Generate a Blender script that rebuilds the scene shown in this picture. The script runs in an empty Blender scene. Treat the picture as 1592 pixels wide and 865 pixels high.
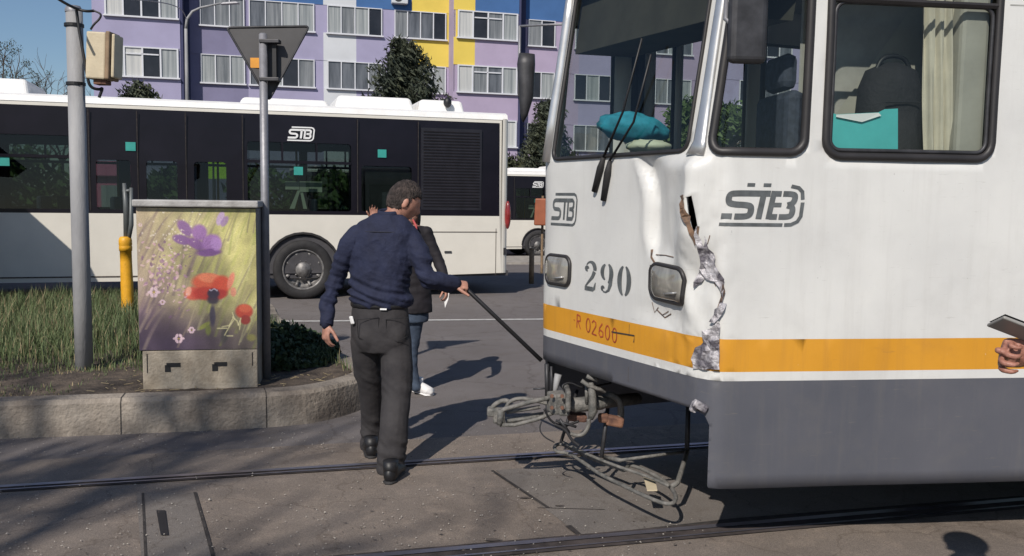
import bpy, bmesh, math, random
import numpy as np
from mathutils import Vector, Matrix, noise
from mathutils.geometry import delaunay_2d_cdt
R_ = math.radians
SC = bpy.context.scene
COL = SC.collection
random.seed(7)

# ------------------------------------------------------------------ camera, sky, sun, exposure
FPX = 1380.0
CAM = Vector((0, 0, 1.65))
CROT = Matrix.Rotation(R_(90 - 5.07), 3, 'X') @ Matrix.Rotation(R_(0.75), 3, 'Z')
cam_d = bpy.data.cameras.new('camera')
cam_d.sensor_width = 36.0
cam_d.lens = 36.0 * FPX / 1592.0
cam_d.clip_end = 2000
cam_o = bpy.data.objects.new('camera', cam_d)
cam_o.matrix_world = Matrix.Translation(CAM) @ CROT.to_4x4()
COL.objects.link(cam_o)
SC.camera = cam_o
SUN_AZ, SUN_EL = R_(20.0), R_(39.5)      # light travels towards +Y, 20 degrees to the right
world = bpy.data.worlds.new('World')
SC.world = world
world.use_nodes = True
nt = world.node_tree
nt.nodes.clear()
sky = nt.nodes.new('ShaderNodeTexSky')
sky.sky_type = 'NISHITA'
sky.sun_disc = False
sky.sun_elevation = SUN_EL
sky.sun_rotation = R_(180) + SUN_AZ
sky.air_density = 1.0
sky.dust_density = 0.6
sky.ozone_density = 4.0
bg = nt.nodes.new('ShaderNodeBackground')
bg.inputs[1].default_value = 0.079
wo = nt.nodes.new('ShaderNodeOutputWorld')
nt.links.new(sky.outputs[0], bg.inputs[0])
nt.links.new(bg.outputs[0], wo.inputs[0])
sun_d = bpy.data.lights.new('sun', 'SUN')
sun_d.energy = 3.95
sun_d.angle = R_(0.53)
sun_d.color = (1.0, 0.93, 0.84)
sun_o = bpy.data.objects.new('sun', sun_d)
LDIR = Vector((math.sin(SUN_AZ) * math.cos(SUN_EL), math.cos(SUN_AZ) * math.cos(SUN_EL), -math.sin(SUN_EL)))
sun_o.rotation_euler = LDIR.to_track_quat('-Z', 'Y').to_euler()
COL.objects.link(sun_o)
SC.view_settings.view_transform = 'Standard'
SC.view_settings.look = 'None'
SC.view_settings.gamma = 1
SC.view_settings.exposure = 0.10
SC.cycles.max_bounces = 8
SC.cycles.transparent_max_bounces = 24

# ------------------------------------------------------------------ measuring helpers (photo pixel -> place)
def ray(px, py):
    return CROT @ Vector(((px - 796) / FPX, -(py - 432.5) / FPX, -1))
def G(px, py, z=0.0):
    d = ray(px, py); t = (z - CAM.z) / d.z
    return CAM + d * t
def P(px, py, Y):
    d = ray(px, py); return CAM + d * (Y / d.y)
def on_plane(px, py, o, n):
    d = ray(px, py); t = (o - CAM).dot(n) / d.dot(n)
    return CAM + d * t

# ------------------------------------------------------------------ materials
def C(h):
    h = h.lstrip('#')
    v = [int(h[i:i + 2], 16) / 255 for i in (0, 2, 4)]
    return tuple(((c + 0.055) / 1.055) ** 2.4 if c > 0.04045 else c / 12.92 for c in v) + (1,)
def mat(name, col, rough=0.6, metal=0.0, var=0.15, scale=6.0, bump=0.0, bscale=60.0, spec=0.5, col2=None, lo=0.35, hi=0.65, stretch=None, alpha=None, coat=0.0):
    m = bpy.data.materials.new(name); m.use_nodes = True
    n = m.node_tree; b = n.nodes['Principled BSDF']
    if isinstance(col, str): col = C(col)
    if isinstance(col2, str): col2 = C(col2)
    b.inputs['Roughness'].default_value = rough
    b.inputs['Metallic'].default_value = metal
    b.inputs['Specular IOR Level'].default_value = spec
    b.inputs['Coat Weight'].default_value = coat
    tc = n.nodes.new('ShaderNodeTexCoord')
    src = tc.outputs['Object']
    if stretch:
        mp = n.nodes.new('ShaderNodeMapping'); mp.inputs['Scale'].default_value = stretch
        n.links.new(src, mp.inputs[0]); src = mp.outputs[0]
    nz = n.nodes.new('ShaderNodeTexNoise'); nz.inputs['Scale'].default_value = scale
    nz.inputs['Detail'].default_value = 6; nz.inputs['Roughness'].default_value = 0.6
    n.links.new(src, nz.inputs['Vector'])
    cr = n.nodes.new('ShaderNodeValToRGB')
    c1 = tuple(max(0, c * (1 - var)) for c in col[:3]) + (1,)
    c2 = col2 if col2 else tuple(min(1, c * (1 + var)) for c in col[:3]) + (1,)
    if col2: c1 = col
    cr.color_ramp.elements[0].position = lo; cr.color_ramp.elements[0].color = c1
    cr.color_ramp.elements[1].position = hi; cr.color_ramp.elements[1].color = c2
    n.links.new(nz.outputs[0], cr.inputs[0]); n.links.new(cr.outputs[0], b.inputs['Base Color'])
    if bump:
        n2 = n.nodes.new('ShaderNodeTexNoise'); n2.inputs['Scale'].default_value = bscale; n2.inputs['Detail'].default_value = 5
        n.links.new(src, n2.inputs['Vector'])
        bp = n.nodes.new('ShaderNodeBump'); bp.inputs['Strength'].default_value = bump; bp.inputs['Distance'].default_value = 0.02
        n.links.new(n2.outputs[0], bp.inputs['Height']); n.links.new(bp.outputs[0], b.inputs['Normal'])
    return m
def ground_mat(name, cA, cB, cC, sc=1.0, bump=.5):
    # worn paving: broad blotches, medium dirt and fine aggregate, all real surface colour
    m = bpy.data.materials.new(name); m.use_nodes = True; n = m.node_tree; b = n.nodes['Principled BSDF']; b.inputs['Roughness'].default_value = .9; b.inputs['Specular IOR Level'].default_value = .3
    tc = n.nodes.new('ShaderNodeTexCoord')
    def nz(s, d, r=.6):
        x = n.nodes.new('ShaderNodeTexNoise'); x.inputs['Scale'].default_value = s * sc; x.inputs['Detail'].default_value = d; x.inputs['Roughness'].default_value = r; n.links.new(tc.outputs['Object'], x.inputs['Vector']); return x
    def ramp(src, a, b_, ca, cb):
        r = n.nodes.new('ShaderNodeValToRGB'); r.color_ramp.elements[0].position = a; r.color_ramp.elements[1].position = b_; r.color_ramp.elements[0].color = tuple(ca) + (1,); r.color_ramp.elements[1].color = tuple(cb) + (1,); n.links.new(src, r.inputs[0]); return r
    r1 = ramp(nz(.9, 5).outputs[0], .32, .68, cA, cB)
    r2 = ramp(nz(4.5, 6, .7).outputs[0], .50, .72, (0, 0, 0), (1, 1, 1))
    mx = n.nodes.new('ShaderNodeMix'); mx.data_type = 'RGBA'; n.links.new(r2.outputs[0], mx.inputs[0]); n.links.new(r1.outputs[0], mx.inputs[6]); mx.inputs[7].default_value = tuple(cC) + (1,)
    r3 = ramp(nz(120, 4, .85).outputs[0], .28, .72, (.50, .49, .48), (1.5, 1.5, 1.5))
    m2 = n.nodes.new('ShaderNodeMix'); m2.data_type = 'RGBA'; m2.blend_type = 'MULTIPLY'; m2.inputs[0].default_value = 1; n.links.new(mx.outputs[2], m2.inputs[6]); n.links.new(r3.outputs[0], m2.inputs[7])
    vo = n.nodes.new('ShaderNodeTexVoronoi'); vo.feature = 'DISTANCE_TO_EDGE'; vo.inputs['Scale'].default_value = 1.1 * sc; dn_ = nz(3, 4)
    ad = n.nodes.new('ShaderNodeMix'); ad.data_type = 'RGBA'; ad.inputs[0].default_value = .22; n.links.new(tc.outputs['Object'], ad.inputs[6]); n.links.new(dn_.outputs['Color'], ad.inputs[7]); n.links.new(ad.outputs[2], vo.inputs['Vector'])
    r4 = ramp(vo.outputs['Distance'], .002, .012, (.72, .70, .68), (1, 1, 1))
    m3 = n.nodes.new('ShaderNodeMix'); m3.data_type = 'RGBA'; m3.blend_type = 'MULTIPLY'; m3.inputs[0].default_value = .8; n.links.new(m2.outputs[2], m3.inputs[6]); n.links.new(r4.outputs[0], m3.inputs[7])
    n.links.new(m3.outputs[2], b.inputs['Base Color'])
    bp = n.nodes.new('ShaderNodeBump'); bp.inputs['Strength'].default_value = bump; bp.inputs['Distance'].default_value = .01; n.links.new(nz(90, 6, .8).outputs[0], bp.inputs['Height']); n.links.new(bp.outputs[0], b.inputs['Normal'])
    return m
def paint_mat(name, colA, colB, grime, amt=.5, rough=.4, chips=None):
    # old vehicle paint: patchy base, rain streaks, smudges, fine scratches
    m = mat(name, colA, rough, var=0, col2=colB, scale=2.2, bump=.12, bscale=5, lo=.3, hi=.65, coat=.12); n = m.node_tree; b = n.nodes['Principled BSDF']
    tc = n.nodes.new('ShaderNodeTexCoord'); base = b.inputs['Base Color'].links[0].from_socket
    def layer(base, scale, st, lo, hi, col, k, det=6):
        mp = n.nodes.new('ShaderNodeMapping'); mp.inputs['Scale'].default_value = st; n.links.new(tc.outputs['Object'], mp.inputs[0])
        z = n.nodes.new('ShaderNodeTexNoise'); z.inputs['Scale'].default_value = scale; z.inputs['Detail'].default_value = det; z.inputs['Roughness'].default_value = .7; n.links.new(mp.outputs[0], z.inputs['Vector'])
        r = n.nodes.new('ShaderNodeMapRange'); r.inputs['From Min'].default_value = lo; r.inputs['From Max'].default_value = hi; r.inputs['To Max'].default_value = k; n.links.new(z.outputs[0], r.inputs['Value'])
        x = n.nodes.new('ShaderNodeMix'); x.data_type = 'RGBA'; n.links.new(r.outputs[0], x.inputs[0]); n.links.new(base, x.inputs[6]); x.inputs[7].default_value = tuple(col) + (1,); return x.outputs[2]
    o = layer(base, 9, (1.6, 1.6, .10), .50, .80, grime, amt * .7)
    o = layer(o, 3.2, (1, 1, 1), .52, .78, grime, amt * .6)
    o = layer(o, 60, (.12, .12, 1.4), .66, .72, grime, amt * .9, 3)
    o = layer(o, 70, (1, 1, .5), .70, .73, chips or grime, amt * 1.3, 4)
    n.links.new(o, b.inputs['Base Color']); return m
def glass(name, tint, refl=0.9, rough=0.02):
    m = bpy.data.materials.new(name); m.use_nodes = True
    n = m.node_tree; n.nodes.clear()
    o = n.nodes.new('ShaderNodeOutputMaterial'); t = n.nodes.new('ShaderNodeBsdfTransparent')
    g = n.nodes.new('ShaderNodeBsdfGlossy'); g.inputs['Roughness'].default_value = rough
    t.inputs[0].default_value = tuple(tint) + (1,)
    mx = n.nodes.new('ShaderNodeMixShader'); f = n.nodes.new('ShaderNodeFresnel'); 
    ge = n.nodes.new('ShaderNodeNewGeometry'); mr = n.nodes.new('ShaderNodeMapRange'); mr.inputs['To Min'].default_value = 1.5; mr.inputs['To Max'].default_value = 1 / 1.5
    n.links.new(ge.outputs['Backfacing'], mr.inputs['Value']); n.links.new(mr.outputs[0], f.inputs[0])
    ml = n.nodes.new('ShaderNodeMath'); ml.operation = 'MULTIPLY'; ml.inputs[1].default_value = refl
    n.links.new(f.outputs[0], ml.inputs[0]); n.links.new(ml.outputs[0], mx.inputs[0])
    n.links.new(t.outputs[0], mx.inputs[1]); n.links.new(g.outputs[0], mx.inputs[2]); n.links.new(mx.outputs[0], o.inputs[0])
    return m

# ------------------------------------------------------------------ mesh builder
class MB:
    def __init__(s): s.v = []; s.f = []; s.m = []
    def add(s, vs, fs, m=0):
        k = len(s.v); s.v += [tuple(v) for v in vs]
        for f in fs: s.f.append(tuple(i + k for i in f)); s.m.append(m)
    def box(s, c, d, rot=None, m=0, taper=1.0):
        c = Vector(c); x, y, z = d[0] / 2, d[1] / 2, d[2] / 2
        vs = []
        for sz in (-1, 1):
            k = taper if sz > 0 else 1
            for sx, sy in ((-1, -1), (1, -1), (1, 1), (-1, 1)):
                p = Vector((sx * x * k, sy * y * k, sz * z))
                if rot is not None: p = rot @ p
                vs.append(c + p)
        s.add(vs, [(3, 2, 1, 0), (4, 5, 6, 7), (0, 1, 5, 4), (1, 2, 6, 5), (2, 3, 7, 6), (3, 0, 4, 7)], m)
    def tube(s, pts, r, n=8, closed=False, m=0, caps=True, flat=None):
        pts = [Vector(p) for p in pts]; N = len(pts)
        rs = r if isinstance(r, (list, tuple)) else [r] * N
        up = None; vs = []
        for i, p in enumerate(pts):
            if closed: t = pts[(i + 1) % N] - pts[i - 1]
            else: t = pts[min(i + 1, N - 1)] - pts[max(i - 1, 0)]
            t.normalize()
            if up is None:
                up = Vector((0, 0, 1)) if abs(t.z) < 0.9 else Vector((0, 1, 0))
            a = t.cross(up); 
            if a.length < 1e-5: a = t.cross(Vector((1, 0.1, 0)))
            a.normalize(); b = a.cross(t).normalized(); up = b
            rr = rs[i]
            ra, rb = rr if isinstance(rr, (tuple, list)) else (rr, rr)
            for k in range(n):
                q = 2 * math.pi * k / n
                vs.append(p + a * (math.cos(q) * ra) + b * (math.sin(q) * rb))
        fs = []
        for i in range(N if closed else N - 1):
            j = (i + 1) % N
            for k in range(n):
                l = (k + 1) % n
                fs.append((i * n + k, i * n + l, j * n + l, j * n + k))
        if caps and not closed:
            fs.append(tuple(range(n))[::-1]); fs.append(tuple((N - 1) * n + k for k in range(n)))
        s.add(vs, fs, m)
    def lathe(s, prof, o, ax, n=32, m=0):
        # prof: list of (radius, along axis)
        o = Vector(o); ax = Vector(ax).normalized()
        u = ax.cross(Vector((0, 0, 1)));
        if u.length < 1e-4: u = Vector((1, 0, 0))
        u.normalize(); w = ax.cross(u)
        vs = [o + ax * h + (u * math.cos(2 * math.pi * k / n) + w * math.sin(2 * math.pi * k / n)) * r for r, h in prof for k in range(n)]
        fs = []
        for i in range(len(prof) - 1):
            for k in range(n):
                l = (k + 1) % n
                fs.append((i * n + k, i * n + l, (i + 1) * n + l, (i + 1) * n + k))
        s.add(vs, fs, m)
    def prism(s, poly, z0, z1, m=0):
        n = len(poly)
        vs = [(p[0], p[1], z0) for p in poly] + [(p[0], p[1], z1) for p in poly]
        s.add(vs, [tuple(range(n))[::-1], tuple(range(n, 2 * n))] + [(i, (i + 1) % n, (i + 1) % n + n, i + n) for i in range(n)], m)
    def ell(s, c, r, rot=None, nu=20, nv=14, m=0, fn=None):
        c = Vector(c); vs = []
        for j in range(nv + 1):
            th = math.pi * j / nv
            for i in range(nu):
                ph = 2 * math.pi * i / nu
                p = Vector((math.sin(th) * math.cos(ph), math.sin(th) * math.sin(ph), math.cos(th)))
                if fn: p = fn(p)
                p = Vector((p.x * r[0], p.y * r[1], p.z * r[2]))
                if rot is not None: p = rot @ p
                vs.append(c + p)
        fs = [(j * nu + i, (j + 1) * nu + i, (j + 1) * nu + (i + 1) % nu, j * nu + (i + 1) % nu) for j in range(nv) for i in range(nu)]
        s.add(vs, fs, m)
    def strip(s, pts, w, fmap, m=0):
        # flat stroke in (u, v), w scalar or per-point widths, fmap(u, v) -> point
        n = len(pts); ws = list(w) if isinstance(w, (list, tuple)) else [w] * n
        P2, W2 = [], []
        for i in range(n - 1):
            k = max(1, int((Vector(pts[i + 1]) - Vector(pts[i])).length / .15)) if (Vector(pts[i + 1]) - Vector(pts[i])).length < 4 else 1
            for j in range(k): P2.append(tuple(lerp(pts[i][q], pts[i + 1][q], j / k) for q in (0, 1))); W2.append(lerp(ws[i], ws[i + 1], j / k))
        P2.append(tuple(pts[-1])[:2]); W2.append(ws[-1]); pts, ws, n = P2, W2, len(P2); vs = []
        for i in range(n):
            a = Vector(pts[max(i - 1, 0)]); b = Vector(pts[min(i + 1, n - 1)]); t = (b - a).normalized()
            nn = Vector((-t.y, t.x)) * ws[i] / 2
            p = Vector(pts[i])
            vs += [fmap(p.x + nn.x, p.y + nn.y), fmap(p.x - nn.x, p.y - nn.y)]
        s.add(vs, [(2 * i, 2 * i + 1, 2 * i + 3, 2 * i + 2) for i in range(n - 1)], m)
    def build(s, name, mats, parent=None, smooth=False, bevel=0.0, bseg=2, clean=False, solid=0.0, weld=False):
        me = bpy.data.meshes.new(name)
        me.from_pydata(s.v, [], s.f)
        if not isinstance(mats, (list, tuple)): mats = [mats]
        for m in mats: me.materials.append(m)
        me.polygons.foreach_set('material_index', s.m)
        if smooth: me.polygons.foreach_set('use_smooth', [True] * len(s.f))
        me.update()
        if weld or clean:
            bm = bmesh.new(); bm.from_mesh(me); bmesh.ops.remove_doubles(bm, verts=bm.verts, dist=1e-5)
            bmesh.ops.recalc_face_normals(bm, faces=bm.faces); bm.to_mesh(me); bm.free()
        o = bpy.data.objects.new(name, me); COL.objects.link(o)
        if smooth == 'auto':
            pass
        if solid:
            q = o.modifiers.new('s', 'SOLIDIFY'); q.thickness = solid; q.offset = -1
        if bevel:
            q = o.modifiers.new('b', 'BEVEL'); q.width = bevel; q.segments = bseg; q.limit_method = 'ANGLE'; q.angle_limit = R_(35)
        if parent is not None: adopt(o, parent)
        return o
def adopt(o, parent):
    o.parent = parent
    r = parent
    o.matrix_parent_inverse = world_of(parent).inverted()
def world_of(o):
    m = o.matrix_basis.copy()
    if o.parent: m = world_of(o.parent) @ o.matrix_parent_inverse @ m
    return m
def thing(name, label, cat, loc=(0, 0, 0), group=None):
    o = bpy.data.objects.new(name, None); o.empty_display_size = 0.2; COL.objects.link(o); o.location = loc
    return tag(o, label, cat, group)
def tag(o, label, cat, group=None, kind=None):
    if label: o['label'] = label
    if cat: o['category'] = cat
    if group: o['group'] = group
    if kind: o['kind'] = kind
    return o
def struct(o): o['kind'] = 'structure'; return o
def dup(o, parent=None):
    c = o.copy(); COL.objects.link(c); c.parent = parent
    for ch in [x for x in bpy.data.objects if x.parent == o]: dup(ch, c)
    return c
def evalmesh(o):
    dg = bpy.context.evaluated_depsgraph_get()
    me = bpy.data.meshes.new_from_object(o.evaluated_get(dg))
    o.modifiers.clear(); o.data = me
def remesh(mb, name, mats, parent, voxel=0.012, smooth=3, disp=None):
    o = mb.build(name, mats, None)
    q = o.modifiers.new('r', 'REMESH'); q.mode = 'VOXEL'; q.voxel_size = voxel; q.use_smooth_shade = True
    if smooth:
        w = o.modifiers.new('w', 'SMOOTH'); w.iterations = smooth; w.factor = 0.5
    bpy.context.view_layer.update()
    evalmesh(o)
    me = o.data
    if disp:
        nn = [v.normal.copy() for v in me.vertices]
        for v, n_ in zip(me.vertices, nn): v.co += n_ * disp(v.co)
    if not me.materials:
        for m in (mats if isinstance(mats, (list, tuple)) else [mats]): me.materials.append(m)
    me.polygons.foreach_set('use_smooth', [True] * len(me.polygons)); me.update()
    if parent is not None: adopt(o, parent)
    return o
def rrect(x0, x1, y0, y1, r, n=5):
    out = []
    for cx, cy, a in ((x1 - r, y1 - r, 0), (x0 + r, y1 - r, 90), (x0 + r, y0 + r, 180), (x1 - r, y0 + r, 270)):
        for k in range(n + 1):
            q = R_(a + 90 * k / n); out.append((cx + r * math.cos(q), cy + r * math.sin(q)))
    return out
def inside(p, poly):
    x, y = p; c = False; j = len(poly) - 1
    for i in range(len(poly)):
        xi, yi = poly[i]; xj, yj = poly[j]
        if (yi > y) != (yj > y) and x < (xj - xi) * (y - yi) / (yj - yi) + xi: c = not c
        j = i
    return c
def dens(poly, step):
    out = []
    for i in range(len(poly)):
        a = Vector(poly[i]); b = Vector(poly[(i + 1) % len(poly)]); n = max(1, int((b - a).length / step))
        for k in range(n): out.append(tuple(a + (b - a) * k / n))
    return out
def sheet(outer, holes, lines, grid, fmap, zone, flip=False):
    """outer polygon with holes, split along extra lines, meshed finely; returns an MB"""
    vs = []; es = []
    def loop(p):
        k = len(vs); vs.extend([Vector(q) for q in p]); es.extend([(k + i, k + (i + 1) % len(p)) for i in range(len(p))])
    loop(outer)
    for h in holes: loop(h)
    for l in lines:
        k = len(vs); vs.extend([Vector(q) for q in l]); es.extend([(k + i, k + i + 1) for i in range(len(l) - 1)])
    for g in grid: vs.append(Vector(g))
    rv, re, rf, _, _, _ = delaunay_2d_cdt(vs, es, [], 0, 1e-5)
    mb = MB(); mb.v = [tuple(fmap(v.x, v.y)) for v in rv]
    for f in rf:
        cx = sum(rv[i].x for i in f) / 3; cy = sum(rv[i].y for i in f) / 3
        if not inside((cx, cy), outer) or any(inside((cx, cy), h) for h in holes): continue
        mb.f.append(tuple(f)[::-1] if flip else tuple(f)); mb.m.append(zone(cx, cy))
    return mb
def lerp(a, b, t): return a + (b - a) * t
def sstep(a, b, x):
    t = min(1, max(0, (x - a) / (b - a))); return t * t * (3 - 2 * t)

# lettering drawn as strokes
def stb(mb, f, m=0, w=0.13, wb=0.085):
    sh = lambda u, v: f(u + 0.12 * v, v)
    S = [(.82, .80), (.26, .80), (.17, .785), (.11, .74), (.09, .66), (.11, .58), (.17, .53), (.26, .51), (.52, .50), (.60, .48), (.66, .42), (.67, .35), (.66, .28), (.60, .22), (.52, .20), (.0, .20)]
    mb.strip(S, w, sh, m)
    mb.strip([(.80, .80), (1.16, .80)], w, sh, m); mb.strip([(.96, .80), (.96, .16)], w, sh, m)
    mb.strip([(1.22, .86), (1.22, .14)], w * .9, sh, m)
    mb.strip([(1.22, .80), (1.56, .80), (1.65, .74), (1.65, .60), (1.56, .52), (1.34, .51)], w, sh, m)
    mb.strip([(1.50, .51), (1.64, .45), (1.66, .30), (1.58, .20), (1.22, .20)], w, sh, m)
    mb.strip([(.20, 1.0), (1.66, 1.0), (1.80, .95), (1.88, .82), (1.88, .18), (1.80, .05), (1.66, 0), (-.02, 0)], wb, sh, m)
def arc(cx, cy, rx, ry, a0, a1, n=12):
    return [(cx + rx * math.cos(R_(a0 + (a1 - a0) * k / n)), cy + ry * math.sin(R_(a0 + (a1 - a0) * k / n))) for k in range(n + 1)]
def bow(n, mx, mn=.02):
    return [mn + (mx - mn) * math.sin(math.pi * k / (n - 1)) for k in range(n)]
def digits290(mb, f, m=0):
    # stencil serif numerals, each in a 0.62 x 1 cell
    g = lambda x0: (lambda u, v: f(x0 + u, v))
    a = g(0)
    mb.strip(arc(.13, .74, .05, .05, 0, 300, 8), .10, a, m)
    p = arc(.28, .74, .20, .23, 150, -10, 10); mb.strip(p, [.03, .04, .05, .06, .08, .11, .14, .16, .16, .15, .13], a, m)
    mb.strip([(.46, .66), (.38, .48), (.20, .28), (.08, .14)], [.14, .12, .07, .05], a, m)
    mb.strip([(.05, .07), (.40, .07), (.47, .10), (.52, .30)], [.14, .15, .10, .03], a, m)
    b = g(.72)
    mb.strip(arc(.27, .70, .19, .26, 110, 250), bow(13, .15, .05), b, m)
    mb.strip(arc(.27, .66, .19, .32, 70, -70, 12), bow(13, .17, .05), b, m)
    mb.strip([(.45, .60), (.43, .32), (.36, .12), (.24, .04), (.14, .06)], [.15, .14, .09, .05, .05], b, m)
    mb.strip(arc(.12, .16, .04, .05, 0, 300, 8), .09, b, m)
    c = g(1.44)
    mb.strip(arc(.27, .5, .19, .47, 105, 255), bow(13, .18, .05), c, m)
    mb.strip(arc(.27, .5, .19, .47, 75, -75), bow(13, .18, .05), c, m)
# ------------------------------------------------------------------ the materials of the place
M = {}
M['asphalt'] = ground_mat('asphalt', (.148, .133, .130), (.178, .162, .159), (.135, .118, .108))
M['slab'] = ground_mat('slab', (.180, .150, .128), (.245, .207, .178), (.285, .235, .195), 1.4, .7)
M['patch'] = ground_mat('patch', (.165, .148, .135), (.195, .175, .16), (.15, .13, .115), 1.9, .5)
M['joint'] = mat('joint', (.035, .03, .028, 1), .95, var=.4, scale=20)
M['stain'] = mat('stain', (.085, .07, .06, 1), .9, var=.3, scale=20)
M['rail'] = mat('rail', (.32, .31, .36, 1), .35, metal=.8, var=.2, scale=4)
M['groove'] = mat('groove', (.05, .04, .038, 1), .9, var=.4, scale=10)
M['kerb'] = mat('kerb', (.13, .108, .09, 1), .9, col2=(.38, .33, .275, 1), scale=2.2, bump=.7, bscale=38, lo=.36, hi=.66)
M['kerbtop'] = mat('kerbtop', (.26, .235, .21, 1), .9, col2=(.38, .35, .31, 1), scale=5, bump=.4, bscale=60)
M['soil'] = mat('soil', (.05, .038, .03, 1), .95, col2=(.13, .10, .075, 1), scale=9, bump=.8, bscale=50)
M['line'] = mat('line', (.55, .54, .52, 1), .8, col2=(.30, .29, .28, 1), scale=14, lo=.45, hi=.75)
M['grass'] = mat('grass', (.06, .09, .032, 1), .7, col2=(.16, .20, .085, 1), scale=2.5, lo=.35, hi=.7)
M['straw'] = mat('straw', (.30, .24, .14, 1), .8, var=.3, scale=20)
M['bush'] = mat('bush', (.02, .04, .015, 1), .7, col2=(.04, .07, .025, 1), scale=6)
M['metal'] = mat('galvanised', (.26, .26, .28, 1), .5, metal=.35, var=.12, scale=12, bump=.1)
M['dmetal'] = mat('dark_metal', (.05, .05, .055, 1), .5, metal=.4, var=.3, scale=12)
M['pole'] = mat('pole', (.24, .24, .25, 1), .7, var=.0, col2=(.34, .34, .345, 1), scale=5, bump=.15, bscale=60, stretch=(1, 1, .3))
M['beige'] = mat('beige', (.55, .47, .33, 1), .6, var=.12, scale=5, bump=.1)
M['brown'] = mat('brown', (.22, .15, .09, 1), .7, var=.3, scale=8)
M['black'] = mat('black', (.012, .012, .014, 1), .5, var=.3)
M['rubber'] = mat('rubber', (.02, .019, .02, 1), .75, var=.3, scale=9, bump=.1)
M['yellow'] = mat('yellow', (.72, .36, .02, 1), .5, var=.15, scale=10, bump=.1)
M['orange'] = mat('orange', (.30, .09, .04, 1), .5, var=.12)
# tram
M['tw'] = paint_mat('tram_white', (.60, .60, .588, 1), (.68, .68, .66, 1), (.40, .385, .36), .36, chips=(.25, .24, .23))
M['to'] = paint_mat('tram_orange', (.60, .275, .022, 1), (.66, .31, .03, 1), (.38, .18, .05), .55, chips=(.7, .6, .45))
M['tg'] = paint_mat('tram_grey', (.083, .088, .108, 1), (.105, .107, .125, 1), (.16, .15, .14), .5, .5, chips=(.05, .05, .055))
M['ink'] = mat('stencil_grey', (.10, .11, .115, 1), .6, var=.25, scale=18)
M['redink'] = mat('red_marker', (.35, .06, .03, 1), .6, var=.2)
M['foil'] = mat('torn_metal', (.13, .12, .14, 1), .55, metal=.2, col2=(.55, .53, .55, 1), scale=15, bump=.5, bscale=60, lo=.42, hi=.60)
M['rustm'] = mat('rusty_edge', (.07, .055, .05, 1), .8, col2=(.22, .13, .08, 1), scale=22)
M['silver'] = mat('silver', (.6, .6, .6, 1), .3, metal=.7, var=.12, scale=5)
M['seal'] = mat('seal', (.025, .023, .024, 1), .5, var=.2)
M['glass'] = glass('clear_glass', (.72, .76, .74))
M['busglass'] = glass('bus_glass', (.30, .36, .34))
M['inside'] = mat('interior_panel', (.42, .40, .35, 1), .7, var=.12, scale=4)
M['dinside'] = mat('interior_dark', (.055, .053, .058, 1), .8, var=.2)
M['lens'] = mat('lamp_lens', (.20, .19, .17, 1), .12, metal=.3, col2=(.42, .40, .36, 1), scale=9, coat=.8, stretch=(1, 1, .3))
M['turq'] = mat('turquoise', (.10, .56, .56, 1), .6, var=.08)
M['cyan'] = mat('cyan_cloth', (.03, .30, .42, 1), .8, var=.25, scale=12)
M['pale'] = mat('pale_paper', (.62, .66, .50, 1), .7, var=.1)
M['coupler'] = mat('coupler_paint', (.09, .09, .085, 1), .65, col2=(.20, .19, .175, 1), scale=22, bump=.4)
M['rust'] = mat('rust', (.09, .045, .035, 1), .85, col2=(.24, .12, .075, 1), scale=25)
# bus
M['bw'] = mat('bus_cream', (.68, .65, .58, 1), .4, var=.05, scale=1.5, coat=.3)
M['bk'] = mat('bus_black', (.008, .0065, .011, 1), .3, var=.2, scale=2, spec=.3)
M['slat'] = mat('bus_louvre', (.016, .015, .02, 1), .4, var=.2)
M['rw'] = mat('roof_white', (.80, .79, .77, 1), .5, var=.05, scale=4, bump=.2, bscale=14)
M['teal'] = mat('teal_sticker', (.03, .30, .26, 1), .6, var=.1)
M['white'] = mat('white_paint', (.80, .80, .80, 1), .5, var=.04)
M['redlens'] = mat('red_lens', (.22, .02, .02, 1), .25, var=.3, coat=.5)
M['rim'] = mat('rim_steel', (.10, .095, .095, 1), .55, metal=.5, col2=(.30, .29, .28, 1), scale=10)
M['pink'] = mat('pink', (.62, .16, .28, 1), .7, var=.1)
M['lime'] = mat('lime', (.50, .80, .03, 1), .7, var=.08)
M['seat'] = mat('seat_fabric', (.05, .06, .09, 1), .8, var=.3, scale=30)
# house
M['lav'] = mat('lavender_render', (.33, .31, .455, 1), .9, var=.06, scale=.8, bump=.1)
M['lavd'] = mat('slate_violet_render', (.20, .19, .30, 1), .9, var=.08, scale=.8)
M['pinkv'] = mat('mauve_render', (.385, .32, .445, 1), .9, var=.06, scale=.8)
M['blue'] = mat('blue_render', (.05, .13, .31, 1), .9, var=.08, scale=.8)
M['yel'] = mat('yellow_render', (.70, .53, .10, 1), .9, var=.05, scale=.8)
M['wht'] = mat('white_render', (.56, .58, .61, 1), .9, var=.05, scale=.8)
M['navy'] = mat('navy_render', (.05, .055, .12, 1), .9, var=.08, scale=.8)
M['frame'] = mat('window_frame_white', (.62, .63, .67, 1), .5, var=.03)
M['pane1'] = mat('pane_dark', (.06, .065, .075, 1), .12, col2=(.15, .16, .18, 1), scale=1.2, var=.2, stretch=(3, 3, .4))
M['pane2'] = mat('pane_curtain', (.20, .22, .23, 1), .25, col2=(.38, .40, .40, 1), scale=5, stretch=(2, 2, .05))
M['pane4'] = mat('pane_black', (.02, .02, .025, 1), .1, var=.4, scale=1)
M['pane5'] = mat('pane_white_curtain', (.42, .43, .43, 1), .4, col2=(.55, .55, .53, 1), scale=6, stretch=(2, 2, .05))
M['pane3'] = mat('pane_mid', (.11, .12, .13, 1), .15, col2=(.26, .27, .28, 1), scale=3, stretch=(2, 2, .1))
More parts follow.
